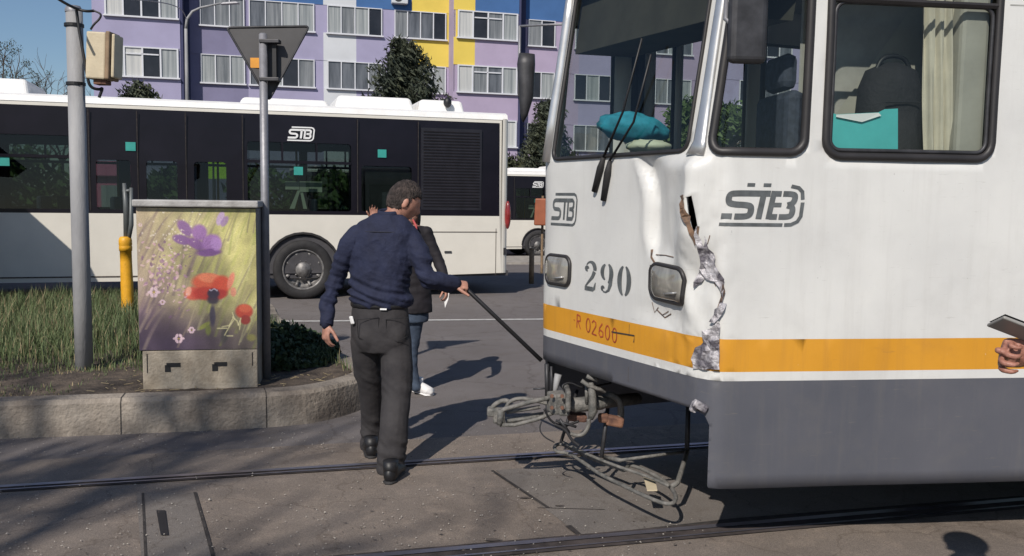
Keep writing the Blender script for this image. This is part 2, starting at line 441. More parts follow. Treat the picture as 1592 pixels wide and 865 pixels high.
# plants
M['bark'] = mat('bark', (.09, .07, .055, 1), .9, var=.3, scale=10, bump=.4)
M['pineleaf'] = mat('pine_needles', (.022, .032, .022, 1), .8, col2=(.075, .085, .05, 1), scale=1.3, lo=.4, hi=.65)
M['leaf'] = mat('leaves', (.04, .07, .02, 1), .7, col2=(.10, .16, .04, 1), scale=1.2)
M['leafd'] = mat('dark_leaves', (.03, .04, .02, 1), .8, col2=(.07, .075, .035, 1), scale=1.2)
# people
M['skin'] = mat('skin', (.40, .20, .145, 1), .55, var=.2, scale=25)
M['skin2'] = mat('skin_tanned', (.27, .115, .08, 1), .5, col2=(.42, .20, .15, 1), scale=30, bump=.2, bscale=150)
M['navyshirt'] = mat('navy_cotton', (.008, .011, .033, 1), .85, col2=(.013, .018, .05, 1), scale=10, bump=.5, bscale=26)
M['jeans'] = mat('charcoal_denim', (.020, .018, .021, 1), .85, col2=(.038, .035, .037, 1), scale=7, bump=.25, bscale=22)
M['bjeans'] = mat('blue_denim', (.025, .038, .065, 1), .85, col2=(.06, .085, .13, 1), scale=9)
M['coat'] = mat('black_coat', (.012, .01, .014, 1), .8, var=.3)
M['shoe'] = mat('black_shoe', (.012, .012, .014, 1), .5, var=.3)
M['wshoe'] = mat('white_shoe', (.75, .74, .74, 1), .6, var=.08)
M['hair'] = mat('grey_brown_hair', (.02, .014, .012, 1), .8, col2=(.09, .066, .058, 1), scale=45, bump=.8, bscale=110, lo=.42, hi=.75, stretch=(1, 1, .5))
M['dhair'] = mat('dark_hair', (.012, .009, .008, 1), .6, var=.3, bump=.5, bscale=80)
M['phone'] = mat('phone_grey', (.30, .29, .27, 1), .4, metal=.1, var=.1)
M['hivis'] = mat('hivis_yellow', (.50, .75, .05, 1), .7, var=.1)
M['eyew'] = mat('eye', (.6, .6, .58, 1), .2, var=.05)
# ------------------------------------------------------------------ ground, rails, island
def gz(y): return -0.45 * sstep(17, 32, y) if y > 17 else 0.0
mb = MB()
xs = [-400, -120, -60, -30] + [x * 2.0 for x in range(-12, 13)] + [30, 60, 120, 400]
ys = [-60, -20, -8] + [y * 1.0 for y in range(-5, 40)] + [60, 120, 400, 900]
vs = [(x, y, gz(y)) for y in ys for x in xs]
nx = len(xs)
mb.add(vs, [(j * nx + i, j * nx + i + 1, (j + 1) * nx + i + 1, (j + 1) * nx + i) for j in range(len(ys) - 1) for i in range(nx - 1)])
struct(mb.build('ground', M['asphalt'], smooth=True))

RD = Vector((math.cos(R_(14.5)), math.sin(R_(14.5)), 0)); RN = Vector((-RD.y, RD.x, 0))
R0 = Vector((2.76, 4.78, 0))                     # a point on the near rail
def rl(a, b, z=0): return R0 + RD * a + RN * b + Vector((0, 0, z))
def bend(a):                                     # the track swings gently to the left of the picture
    return 0.0
# concrete paving of the tram track
mb = MB(); a0, a1 = -14, 14
poly = [rl(a0, -2.4, .004), rl(a1, -2.4, .004), rl(a1, 2.0, .004), rl(a0, 2.0, .004)]
mb.add(poly, [(0, 1, 2, 3)])
struct(mb.build('track_paving', M['slab']))
# smoother newer slab between the rails in front of the tram
def gl(pts, z): return [G(x, y) + Vector((0, 0, z)) for x, y in pts]
mb = MB()
mb.add(gl([(770, 733), (1125, 705), (1592, 700), (1592, 772), (1140, 808), (905, 836), (885, 822)], .007), [(0, 6, 5, 4, 3, 2, 1)])
mb.add(gl([(212, 768), (303, 768), (345, 900), (222, 900)], .007), [(0, 3, 2, 1)])
struct(mb.build('paving_slab', M['patch'], clean=False))
mb = MB()
flat = lambda z: (lambda u, v: (u, v, z))
def gpl(pts): return [tuple(G(x, y).xy) for x, y in pts]
for pts, w in (([(883, 820), (905, 838), (1140, 811), (1592, 775)], .035), ([(765, 734), (852, 792)], .02), ([(222, 769), (228, 900)], .012), ([(303, 768), (318, 820), (340, 900)], .016), ([(835, 792), (940, 795)], .006)):
    mb.strip(gpl(pts), w, flat(.010))
struct(mb.build('paving_joints', M['joint']))
mb = MB()
rr = random.Random(5)
for k in range(34):
    px = rr.uniform(330, 900); py = rr.uniform(745, 865)
    c = G(px, py); w = rr.uniform(.004, .018); h = rr.uniform(.002, .006); n = 9
    mb.add([(c.x + math.cos(6.283 * i / n) * w * rr.uniform(.6, 1.2), c.y + math.sin(6.283 * i / n) * h * rr.uniform(.6, 1.3) , .0115 + k * 2e-5) for i in range(n)], [tuple(range(n))])
for (px, py, w, h) in ((765, 843, .045, .016), (818, 777, .04, .01), (870, 790, .03, .008)):
    c = G(px, py); n = 11
    mb.add([(c.x + math.cos(6.283 * i / n) * w * rr.uniform(.7, 1.2), c.y + math.sin(6.283 * i / n) * h * rr.uniform(.7, 1.3), .0135 + px * 1e-6) for i in range(n)], [tuple(range(n))])
struct(mb.build('pavement_stains', M['stain']))
# grit and small stones lying on the paving
mb = MB(); rr = random.Random(8)
for k in range(1500):
    px = rr.uniform(-40, 1100); py = rr.uniform(628, 880)
    if rr.random() < .5: py = 690 + (py - 690) * .3 if py < 760 else py
    c = G(px, py); s_ = rr.uniform(.002, .0055) * (1.8 if rr.random() < .03 else 1)
    v = [c + Vector((s_ * math.cos(a_) * rr.uniform(.7, 1.3), s_ * math.sin(a_) * rr.uniform(.7, 1.3), .012)) for a_ in (0, 1.3, 2.6, 3.9, 5.1)] + [c + Vector((0, 0, .012 + s_ * .9))]
    mb.add(v, [(0, 1, 5), (1, 2, 5), (2, 3, 5), (3, 4, 5), (4, 0, 5)], 0 if rr.random() < .7 else (1 if rr.random() < .8 else 2))
o = mb.build('grit', [M['kerbtop'], M['stain'], M['kerb']]); tag(o, 'small stones and grit scattered over the track paving', 'grit', kind='stuff')
# slot in the drain slab
o = MB(); c = gpl([(243, 797), (257, 797), (262, 836), (250, 836)])
o.add([(x, y, .0125) for x, y in c], [(0, 3, 2, 1)]); struct(o.build('drain_slot', M['black']))

def rail(off, label, gw=.17):
    t = thing('tram_rail', label, 'tram rail', rl(0, off), 'grooved tram rails set in the paving')
    L = [(a * .5, 0) for a in range(-28, 29)]
    for nm, b, w, z, m in (('groove', 0, gw, .011, 'groove'), ('head', gw * .2, .042, .016, 'rail'), ('lip', -gw * .3, .016, .015, 'rail')):
        k = MB(); k.strip([tuple((rl(a, off + b)).xy) for a, _ in L], w, flat(z)); k.build(nm, M[m], t)
rail(0.0, 'near grooved rail crossing the paving and running under the side of the tram')
rail(1.435, 'far grooved rail passing under the feet of the man in the navy shirt', .12)

# island
OUT = [(-13, 3.95)] + [tuple(G(x, y).xy) for x, y in ((0, 683), (230, 674), (450, 664), (520, 652))] + [(-1.13, 6.85), (-1.09, 7.08), (-1.16, 7.35), (-1.45, 7.85), (-2.1, 9.0), (-2.7, 10.3), (-3.1, 11.6), (-3.6, 12.3), (-4.4, 12.3), (-13, 9.7)]
# round the outline a little
def chaik(p, n=2):
    for _ in range(n):
        q = []
        for i in range(len(p) - 1):
            a, b = Vector(p[i]), Vector(p[i + 1]); q += [tuple(a * .75 + b * .25), tuple(a * .25 + b * .75)]
        p = [p[0]] + q + [p[-1]]
    return p
OUT = chaik(OUT, 2)
def inset(p, d):
    out = []; n = len(p)
    for i in range(n):
        a, b = Vector(p[max(i - 1, 0)]), Vector(p[min(i + 1, n - 1)]); t = (b - a).normalized()
        out.append(tuple(Vector(p[i]) + Vector((-t.y, t.x)) * d))
    return out
IN = inset(OUT, .17)
def hgt(x, y): return 0.25 + .012 * math.sin(x * 5) * math.cos(y * 3)
mb = MB(); fine = dens(OUT, .12)[:-1]
fine = [p for p in fine]
n = len(OUT)
def kz(i): return .25
prof = [(0, -.02), (.006, .12), (.012, .22), (.035, .248), (.17, .252), (.175, .16)]
layers = [inset(OUT, d) for d, _ in prof]
vs = []
for i in range(n):
    for (d, z), L in zip(prof, layers): vs.append((L[i][0], L[i][1], z))
k = len(prof)
mb.add(vs, [(i * k + j, (i + 1) * k + j, (i + 1) * k + j + 1, i * k + j + 1) for i in range(n - 1) for j in range(k - 1)])
struct(mb.build('kerb', M['kerb'], smooth=False))
# joints of the kerb stones
mb = MB(); acc = 0
dd = dens(OUT, .05)[:-2]; 
last = Vector(dd[0]); acc = 0
for i in range(1, len(dd) - 1):
    p = Vector(dd[i]); acc += (p - last).length; last = p
    if acc > .92:
        acc = 0; t = (Vector(dd[i + 1]) - p).normalized(); nn = Vector((-t.y, t.x))
        q = [p + nn * d for d in (-.004, .002, .010, .032, .17)]; zz = (0, .12, .222, .252, .256); vs = []
        for a, z in zip(q, zz): vs += [(a.x - t.x * .0028, a.y - t.y * .0028, z), (a.x + t.x * .0028, a.y + t.y * .0028, z)]
        mb.add(vs, [(2 * j, 2 * j + 1, 2 * j + 3, 2 * j + 2) for j in range(4)])
struct(mb.build('kerb_joints', M['joint']))
INP = inset(OUT, .165) + [(-13.2, 9.5), (-13.2, 4.2)]
grid = []
for ix in range(-130, 0):
    for iy in range(40, 125):
        x = ix * .1 + random.uniform(-.03, .03); y = iy * .1 + random.uniform(-.03, .03)
        if x > -7 and inside((x, y), INP): grid.append((x, y))
def soilz(x, y): return .235 + .03 * noise.noise(Vector((x * 2.5, y * 2.5, 0))) + .015 * noise.noise(Vector((x * 9, y * 9, 3)))
mb = sheet(inset(OUT, .165), [], [], grid, lambda x, y: (x, y, soilz(x, y)), lambda x, y: 0)
struct(mb.build('soil', M['soil'], smooth=True))
# grass: blades of two kinds
def blades(name, label, n, region, hfun, mats, seed, wid=.007):
    rr = random.Random(seed); mb = MB()
    c = 0
    while c < n:
        p = region(rr)
        if p is None: continue
        x, y = p; h = hfun(x, y, rr)
        if h <= 0.01: c += 1; continue
        a = rr.uniform(0, 6.283); lean = rr.uniform(.05, .75) * h; w = wid * rr.uniform(.6, 1.3)
        dx, dy = math.cos(a), math.sin(a); px_, py_ = -dy * w / 2, dx * w / 2; z = soilz(x, y) - .01
        m = 0 if rr.random() > .14 + .5 * sstep(7.3, 6.2, y) * (noise.noise(Vector((x * 1.5, y * 1.5, 9))) + .4) else 1
        pts = [(x - px_, y - py_, z), (x + px_, y + py_, z), (x + dx * lean * .35 + px_ * .8, y + dy * lean * .35 + py_ * .8, z + h * .6), (x + dx * lean * .35 - px_ * .8, y + dy * lean * .35 - py_ * .8, z + h * .6), (x + dx * lean, y + dy * lean, z + h)]
        mb.add(pts, [(0, 1, 2, 3), (3, 2, 4)], m); c += 1
    o = mb.build(name, mats); tag(o, label, 'grass', kind='stuff'); return o
def rg(x0, x1, y0, y1):
    def f(rr):
        y = y0 + (y1 - y0) * rr.random() ** 1.3; x = rr.uniform(x0, x1)
        return (x, y) if inside((x, y), IN) else None
    return f
def hg(x, y, rr):
    nz_ = noise.noise(Vector((x * 1.3, y * 1.3, 0)))
    d = .035 + .19 * sstep(6.6, 8.0, y + .8 * nz_) 
    if y < 7.0 and x > -3.15 : d *= .25
    if x > -2.8 and x < -1.2 : d *= (.15 if y < 7.1 else .7)
    if rr.random() < (.62 if y < 6.9 else .12) or (y < 7.4 and noise.noise(Vector((x * 2.2, y * 2.2, 4))) > .15): return 0
    return d * rr.uniform(.35, 1.15) * (1 + .3 * nz_)
blades('grass', 'tall tufted grass filling the kerbed island behind the metal pole', 42000, rg(-7.2, -1.3, 5.9, 11.9), hg, [M['grass'], M['straw']], 3)
# low dark shrub to the right of the cabinet
mb = MB(); rr = random.Random(11)
for c in range(5200):
    a = rr.uniform(0, 6.283); r = math.sqrt(rr.random())
    x = -1.96 + .42 * r * math.cos(a); y = 7.75 + .75 * r * math.sin(a)
    h = (.34 - .20 * sstep(-2.1, -1.6, x)) * (1 - r * r * .6) * rr.uniform(.5, 1)
    z = soilz(x, y) + h * rr.random() ** .5; s = rr.uniform(.012, .03); v = Vector((rr.gauss(0, 1), rr.gauss(0, 1), rr.gauss(0, 1))).normalized(); w = v.orthogonal().normalized(); u = v.cross(w)
    p = Vector((x, y, z)); mb.add([p - w * s - u * s * .4, p + w * s - u * s * .4, p + w * s * .3 + u * s * 1.6], [(0, 1, 2)])
o = mb.build('shrub', M['bush']); tag(o, 'low dark green shrub growing just right of the painted cabinet', 'shrub')
# litter on the soil
mb = MB(); rr = random.Random(4)
for c in range(90):
    x = rr.uniform(-3.0, -1.3); y = rr.uniform(6.2, 7.1) ; a = rr.uniform(0, 3.14); l = rr.uniform(.02, .07)
    if not inside((x, y), IN): continue
    z = soilz(x, y) + .012
    mb.tube([(x, y, z), (x + l * math.cos(a), y + l * math.sin(a), z + .004)], .0025, 4)
struct(mb.build('dry_twigs', M['straw']))
# road marking
mb = MB()
a = G(200, 501); b = G(490, 500); c = G(840, 497); d = c + (c - b) * 2
mb.strip([tuple(a.xy), tuple(b.xy), tuple(c.xy), tuple(d.xy)], .11, flat(.006))
struct(mb.build('road_marking', M['line']))
# pavement on the far side of the street
bd = Vector((math.cos(R_(17)), math.sin(R_(17)), 0)); bn = Vector((-bd.y, bd.x, 0))
mb = MB(); p0 = Vector((0.5, 27.2, 0)); 
q = [p0 + bd * s for s in (-30, 40)]; q2 = [v + bn * 3.0 for v in q[::-1]]
mb.prism([tuple(v.xy) for v in q + q2], -.6, -.27)
struct(mb.build('far_pavement', M['kerbtop']))

# ------------------------------------------------------------------ apartment building
BD = Vector((math.cos(R_(16)), math.sin(R_(16)), 0)); BN = Vector((BD.y, -BD.x, 0))   # BN faces the camera
BO = Vector((-17.2, 42.6, 0))
def bu(px, py=130, off=0.0):
    p = on_plane(px, py, BO + BN * off, BN); return (p - BO).dot(BD)
def bp(u, z, off=0.0): return BO + BD * u + BN * off + Vector((0, 0, z))
house = thing('apartment_building', 'colourful apartment block in lavender, blue, white and yellow behind the bus', 'building', BO)
SILL = [1.65 + 2.70 * k for k in range(6)]          # sills of storeys 0..5
WH = 1.34
# px columns: name, x0, x1, outwards offset, spandrel colour by storey (list below sill k), windows
U = lambda px, off=0.0: bu(px, 110, off)
SP = [('A', 145, 281, 1.1, 'lav', [(165, 278)]),
      ('B', 281, 386, 0, 'lavd', [(312, 381)]),
      ('C', 386, 503, 0, 'lav', [(388, 489)]),
      ('D', 503, 554, 0, 'wht', []),
      ('E', 554, 640, 0, 'lav', []),
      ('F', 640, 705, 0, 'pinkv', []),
      ('H', 705, 738, 1.1, 'pinkv', []),
      ('I', 738, 806, 1.1, 'pinkv', []),
      ('J', 806, 900, 0, 'pinkv', [(820, 862)]),
      ('K', 900, 985, 0, 'lav', [(893, 950)]),
      ('L', 985, 1120, 0, 'pinkv', [(1000, 1075)]),
      ('N', 1120, 1290, 1.1, 'lav', [(1150, 1230)])]
def colour(nm, k):
    # colour of the band under the sill of storey k (k=3: the band under the third-storey windows seen in mid photo)
    if k >= 4:
        return {'B': 'blue', 'C': 'blue', 'D': 'wht', 'E': 'blue', 'F': 'yel', 'H': 'yel', 'I': 'blue', 'J': 'blue', 'A': 'lav'}.get(nm, 'blue')
    if k == 3: return {'D': 'wht', 'F': 'yel', 'H': 'yel'}.get(nm)
    return {'D': 'wht'}.get(nm)
wallmats = ['lav', 'lavd', 'pinkv', 'blue', 'yel', 'wht', 'navy']
mb = MB(); TOP = 18.5
def wbox(u0, u1, z0, z1, o0, o1, m):
    ps = [bp(u0, z0, o0), bp(u1, z0, o0), bp(u1, z0, o1), bp(u0, z0, o1), bp(u0, z1, o0), bp(u1, z1, o0), bp(u1, z1, o1), bp(u0, z1, o1)]
    mb.add(ps, [(0, 1, 2, 3), (7, 6, 5, 4), (4, 5, 1, 0), (5, 6, 2, 1), (6, 7, 3, 2), (7, 4, 0, 3)], wallmats.index(m))
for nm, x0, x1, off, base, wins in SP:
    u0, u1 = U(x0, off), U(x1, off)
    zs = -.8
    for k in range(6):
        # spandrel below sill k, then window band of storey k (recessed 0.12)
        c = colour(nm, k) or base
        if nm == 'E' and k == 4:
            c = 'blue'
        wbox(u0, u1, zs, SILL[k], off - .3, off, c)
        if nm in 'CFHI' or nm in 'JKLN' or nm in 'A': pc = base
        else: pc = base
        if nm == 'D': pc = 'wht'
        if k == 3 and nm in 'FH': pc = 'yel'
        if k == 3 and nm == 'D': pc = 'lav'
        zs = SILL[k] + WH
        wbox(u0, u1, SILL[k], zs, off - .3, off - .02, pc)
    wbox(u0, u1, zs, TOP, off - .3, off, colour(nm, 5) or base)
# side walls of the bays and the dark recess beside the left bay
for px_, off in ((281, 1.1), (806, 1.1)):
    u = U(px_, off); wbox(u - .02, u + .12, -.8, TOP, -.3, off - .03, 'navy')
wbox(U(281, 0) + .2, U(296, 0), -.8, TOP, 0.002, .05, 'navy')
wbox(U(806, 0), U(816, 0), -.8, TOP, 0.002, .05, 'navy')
u = U(705, 1.1); wbox(u - .02, u + .1, -.8, TOP, -.3, 1.08, 'pinkv')
wbox(U(145, 1.1) , U(1290, 0), -.8, TOP - .4, -12, -.31, 'lavd')
mb.build('wall', [M[w] for w in wallmats], house)
mb = MB(); ps = [bp(U(145, 1.1) - .3, TOP + .02, 1.5), bp(U(1290) + .3, TOP + .02, 1.5), bp(U(1290) + .3, TOP + .02, -12.3), bp(U(145, 1.1) - .3, TOP + .02, -12.3)]
mb.add(ps + [p + Vector((0, 0, .3)) for p in ps], [(3, 2, 1, 0), (4, 5, 6, 7), (0, 1, 5, 4), (1, 2, 6, 5), (2, 3, 7, 6), (3, 0, 4, 7)])
mb.build('roof', M['wht'], house)
WIN = [(165, 278, 1.1, 4, 0), (312, 381, 0, 3, 1), (388, 489, 0, 4, 2), (509, 594, 0, 4, 1), (613, 693, 0, 4, 2), (711, 804, 1.1, 4, 0), (820, 862, 0, 2, 1), (893, 950, 0, 3, 2), (1000, 1075, 0, 4, 1), (1150, 1230, 1.1, 4, 2)]
rr = random.Random(21); cnt = 0
for x0, x1, off, npn, st in WIN:
    for k in range(1, 6):
        if k == 5 and x0 > 500: continue
        u0, u1 = U(x0, off), U(x1, off); z0, z1 = SILL[k], SILL[k] + WH
        w = MB(); 
        for j in range(npn):
            a = lerp(u0, u1, j / npn); b = lerp(u0, u1, (j + 1) / npn)
            ps = [bp(a, z0, off + .012), bp(b, z0, off + .012), bp(b, z1, off + .012), bp(a, z1, off + .012)]
            w.add(ps, [(3, 2, 1, 0)], rr.choice([0, 3, 2, 4]) if (st == 0 and 0 < j < npn - 1) else (rr.choice([1, 1, 4]) if st == 0 else rr.choice([0, 3, 2, 1, 2, 0])))
        wo_ = w.build('window', [M['pane1'], M['pane2'], M['pane3'], M['pane4'], M['pane5']], house)
        f = MB(); t = .075 if st == 0 else .05
        def fb(a, b, c, d, d0=.0):
            ps = [bp(a, c, off + .013), bp(b, c, off + .013), bp(b, c, off + .07 + d0), bp(a, c, off + .07 + d0), bp(a, d, off + .013), bp(b, d, off + .013), bp(b, d, off + .07 + d0), bp(a, d, off + .07 + d0)]
            f.add(ps, [(0, 1, 2, 3), (7, 6, 5, 4), (4, 5, 1, 0), (5, 6, 2, 1), (6, 7, 3, 2), (7, 4, 0, 3)])
        fb(u0 - .06, u1 + .06, z0 - .07, z0, .08); fb(u0 + t, u1 - t, z1 - t * .8, z1)
        fb(u0, u0 + t, z0 + .002, z1); fb(u1 - t, u1, z0 + .002, z1)
        for j in range(1, npn):
            a = lerp(u0, u1, j / npn); fb(a - t * .5, a + t * .5, z0 + .002, z1 - t * .8)
        if st == 0: fb(lerp(u0, u1, 1 / npn) + t, lerp(u0, u1, (npn - 1) / npn) - t, z1 - .36, z1 - .30)
        f.build('frame', M['frame'], wo_)
# air conditioner on the blue wall
ac = thing('air_conditioner', 'small grey air conditioner on the blue wall above the pine', 'air conditioner', bp(U(622), 11.3, .1))
mb = MB(); u = U(620); mb.add([bp(u - .4, 11.35, .02), bp(u + .4, 11.35, .02), bp(u + .4, 11.35, .4), bp(u - .4, 11.35, .4), bp(u - .4, 11.95, .02), bp(u + .4, 11.95, .02), bp(u + .4, 11.95, .4), bp(u - .4, 11.95, .4)], [(0, 1, 2, 3), (7, 6, 5, 4), (4, 5, 1, 0), (5, 6, 2, 1), (6, 7, 3, 2), (7, 4, 0, 3)])
mb.build('housing', M['wht'], ac, bevel=.03)
mb = MB(); mb.lathe([(.0, .0), (.20, .0), (.22, .02), (.22, .0)], bp(u - .1, 11.65, .405), BN, 20); mb.build('fan_grille', M['dmetal'], ac)
mb = MB()
for s in (-.3, .3): mb.tube([bp(u + s, 11.34, .0), bp(u + s, 11.34, .42)], .02, 6)
mb.build('bracket', M['metal'], ac)

# ------------------------------------------------------------------ trees
def leafcloud(mb, rr, c, rad, n, size, m=0, stretch=1.0, long=1.6):
    for _ in range(n):
        v = Vector((rr.gauss(0, 1), rr.gauss(0, 1), rr.gauss(0, 1)))
        v = v.normalized() * rad * rr.random() ** .4
        p = Vector(c) + Vector((v.x, v.y, v.z * stretch))
        nn = Vector((rr.gauss(0, 1), rr.gauss(0, 1), rr.gauss(0, 1.2))).normalized(); w = nn.orthogonal().normalized(); u = nn.cross(w); s = size * rr.uniform(.6, 1.3)
        mb.add([p - w * s * .5, p + w * s * .5, p + u * s * long], [(0, 1, 2)], m)
def pine(label, base, H, Rw, z0, seed, dens_=1.0, group=None, leafm='pineleaf'):
    t = thing('pine_tree', label, 'tree', base, group); rr = random.Random(seed); base = Vector(base)
    tr = MB(); tr.tube([base, base + Vector((.05, 0, H * .5)), base + Vector((0, 0, H * .97))], [H * .022, H * .015, .015], 8)
    lf = MB(); nb = int(46 * dens_)
    for i in range(nb):
        f = (i + rr.random()) / nb; z = z0 + (H - z0) * f
        r = Rw * (1 - f) ** .72 * rr.uniform(.65, 1.12) + .12
        a = i * 2.4 + rr.uniform(-.4, .4); tip = base + Vector((math.cos(a) * r, math.sin(a) * r, z + r * .22))
        st = base + Vector((0, 0, z - r * .1)); mid = st.lerp(tip, .55) - Vector((0, 0, r * .08))
        tr.tube([st, mid, tip], [.03, .02, .008], 5)
        for q in (.3, .55, .78, 1.0):
            p = st.lerp(tip, q); 
            for _ in range(2):
                leafcloud(lf, rr, p + Vector((rr.gauss(0, .12), rr.gauss(0, .12), rr.gauss(0, .08))), .20 + .1 * q, int(34 * (1.1 - .3 * q)), .085, 0, .8, 2.2)
    tr.build('trunk', M['bark'], t); lf.build('crown', M[leafm], t); return t
def bushy(label, base, H, Rw, z0, seed, n=34, leafm='leaf', size=.16, cat='tree', group=None, per=120, name='leafy_tree'):
    t = thing(name, label, cat, base, group); rr = random.Random(seed); base = Vector(base)
    tr = MB(); tr.tube([base, base + Vector((.08, .0, H * .45)), base + Vector((-.05, 0, H * .8))], [H * .028, H * .018, .02], 8)
    lf = MB()
    for i in range(n):
        f = rr.random(); z = z0 + (H - z0) * f; prof = math.sin(math.pi * min(1, .18 + .82 * f)) ** .6
        a = rr.uniform(0, 6.283); r = Rw * prof * rr.uniform(.3, 1.0)
        p = base + Vector((math.cos(a) * r, math.sin(a) * r, z))
        s0 = base + Vector((0, 0, max(H * .25, z - r * .7))); tr.tube([s0, s0.lerp(p, .5) + Vector((0, 0, .1)), p], [.04, .025, .01], 5)
        leafcloud(lf, rr, p, Rw * .30, per, size, 0, .75)
    tr.build('trunk', M['bark'], t); lf.build('crown', M[leafm], t); return t
def bare(label, base, H, seed, leafy=0.0, spread=.6, name='bare_tree', depth=5, r0=None, leafm='leafd', group=None, lean=(0, 0), fork=.38, falloff=.55):
    t = thing(name, label, 'tree', base, group); rr = random.Random(seed)
    tr = MB(); lf = MB()
    def br(p, d, L, r, k):
        pts = [p]; rs = [r]; q = p.copy()
        for i in range(4):
            d = (d + Vector((rr.gauss(0, .12), rr.gauss(0, .12), rr.gauss(0, .06) + .03))).normalized(); q = q + d * L / 4; pts.append(q.copy()); rs.append(max(.004, r * (1 - .13 * (i + 1))))
        tr.tube(pts, rs, 6 if k > 2 else 4, caps=False)
        if k == 0: 
            if leafy: leafcloud(lf, rr, q, .22, int(leafy), .05)
            return
        for _ in range(3 if k > 1 else 4):
            s = rr.choice(pts[2:]); a = d.orthogonal().normalized(); a.rotate(Matrix.Rotation(rr.uniform(0, 6.283), 3, d))
            br(s, (d + a * spread * rr.uniform(.6, 1.5)).normalized(), L * rr.uniform(.58, .8), r * falloff, k - 1)
    b = Vector(base)
    r0 = r0 or H * .018
    tr.tube([b - Vector((0, 0, .1)), b + Vector((lean[0] * .5, lean[1] * .5, H * fork * .5)), b + Vector((lean[0], lean[1], H * fork))], [r0 * 1.5, r0 * 1.15, r0], 10)
    for i in range(4):
        a = i * 1.57 + rr.uniform(-.3, .3); br(b + Vector((lean[0], lean[1], H * fork)), Vector((math.cos(a) * .6, math.sin(a) * .6, 1)).normalized(), H * .28, r0 * .7, depth - 2)
    tr.build('trunk', M['bark'], t)
    if leafy: lf.build('crown', M[leafm], t)
    return t
def base_at(px, Y, z=None):
    p = P(px, 300, Y); return Vector((p.x, Y, gz(Y) if z is None else z))
pine('dark rounded pine rising behind the bus roof before the yellow wall', base_at(628, 30), 7.1, 1.75, 3.7, 5, 1.2)
pine('small pine tip just showing above the bus roof at the left bay', base_at(221, 28), 5.25, .75, 3.6, 8, .5)
pine('dark pine between the second bus and the tram, left of the windscreen', base_at(850, 36), 5.9, 1.15, 2.5, 9, .9)
bushy('leafy green shrubbery above the roof of the second bus', base_at(822, 39), 4.4, 1.9, 1.6, 12, 40, 'leafd', .15)
bushy('small green tree seen through the right side of the tram windscreen', base_at(1068, 31), 5.4, 1.5, 1.6, 14, 46, 'leaf', .13)
bushy('green tree seen through the corner window of the tram', base_at(1128, 28), 5.0, 1.5, 1.2, 15, 46, 'leaf', .13)
bushy('green bush seen low through the rear of the corner window', base_at(1200, 27), 3.2, 1.6, .6, 16, 36, 'leaf', .13)
bushy('broad low hedge tree behind the second bus', base_at(930, 39), 3.6, 2.2, 1.0, 17, 40, 'leafd', .15)
bare('budding tree at the left edge against the blue sky', base_at(-15, 42), 9.6, 31, 40, .7, depth=5)
bare('thin bare tree standing left of the apartment block', base_at(98, 46), 9.6, 37, 0, .55, depth=5, r0=.09)
bare('low bare tree just left of the apartment block above the bus', base_at(60, 48), 7.0, 41, 5, .7, depth=5, r0=.08)
# bare street trees behind the camera: their branches shade the paving
bare('bare street tree behind the camera, nearer to the kerb', (-7.4, -8.8, 0), 12.5, 51, 0, .62, depth=6, r0=.23, falloff=.66, lean=(.3, .1))
bare('bare street tree behind the camera, farther from the kerb', (-9.8, -10.7, 0), 13.0, 57, 0, .62, depth=6, r0=.23, falloff=.66, lean=(.3, .2))

bare('bare street tree behind the camera, the middle one of the row', (-6.8, -11.6, 0), 12.5, 63, 0, .62, depth=6, r0=.21, falloff=.64, lean=(.2, .1))
# street lamp behind the bus
lp = P(291, 150, 33); lx, ly = lp.x, lp.y
lamp = thing('street_lamp', 'tall grey street lamp with a curved arm in front of the lavender wall', 'street lamp', (lx, ly, gz(ly)))
zt = P(291, 45, 33).z; mb = MB()
mb.tube([(lx, ly, gz(ly)), (lx, ly, 4)], [.09, .075], 12); mb.tube([(lx, ly, 4), (lx, ly, zt)], [.075, .055], 12); mb.build('pole', M['pole'], lamp, smooth=True)
mb = MB(); e = P(345, 5, 33)
mb.tube([(lx, ly, zt), (lx + .05, ly, zt + .35), (lx + .25, ly, zt + .62), (lx + .55, ly, zt + .76), tuple(e)], [.055, .05, .045, .04, .035], 10); mb.build('arm', M['pole'], lamp, smooth=True)
mb = MB(); mb.box(e + Vector((.3, 0, .0)), (.7, .22, .08), Matrix.Rotation(R_(-4), 3, 'Y'), taper=.7); mb.build('lamp_head', M['metal'], lamp, bevel=.02)
# ------------------------------------------------------------------ the bus (built at the origin: x towards the rear, -y faces the camera)
BO2 = Vector((-3.35, 14.2, 0)); BA = R_(17)
BXD = Vector((math.cos(BA), math.sin(BA), 0)); BYD = Vector((math.sin(BA), -math.cos(BA), 0))
def bxu(px, py=290): return (on_plane(px, py, BO2, BYD) - BO2).dot(BXD)
def bxz(px, py): return on_plane(px, py, BO2, BYD).z
bus = thing('city_bus', 'cream and black city bus in front of the apartment block, nearest to the cabinet', 'bus', (0, 0, 0), 'city buses in the street')
F_, B_ = -8.55, bxu(791, 300)
W_ = 2.5
ZB, ZM, ZT = .33, 1.36, 2.98
def wheelarch(u, r=.60, z=.47, n=14):
    return [(u + r * math.cos(R_(180 - 180 * k / n)), max(ZB, z + r * math.sin(R_(180 - 180 * k / n)))) for k in range(n + 1)]
near = lambda u, z: (u, 0 if z < 1.5 else .0 + .05 * ((z - 1.5) / 1.5) ** 2, z)
fr = -5.85
outer = [(F_, ZB)] + [(p[0], p[1]) for p in [(fr - .60, ZB)] + wheelarch(fr)[1:-1] + [(fr + .60, ZB)] + [(-.60, ZB)] + wheelarch(0)[1:-1] + [(.60, ZB)]] + [(B_ - .12, ZB + .06), (B_ - .12, 3.0), (F_, 3.0)]
wz0, wz1, wz2 = 1.42, 2.16, 2.50
wins = []
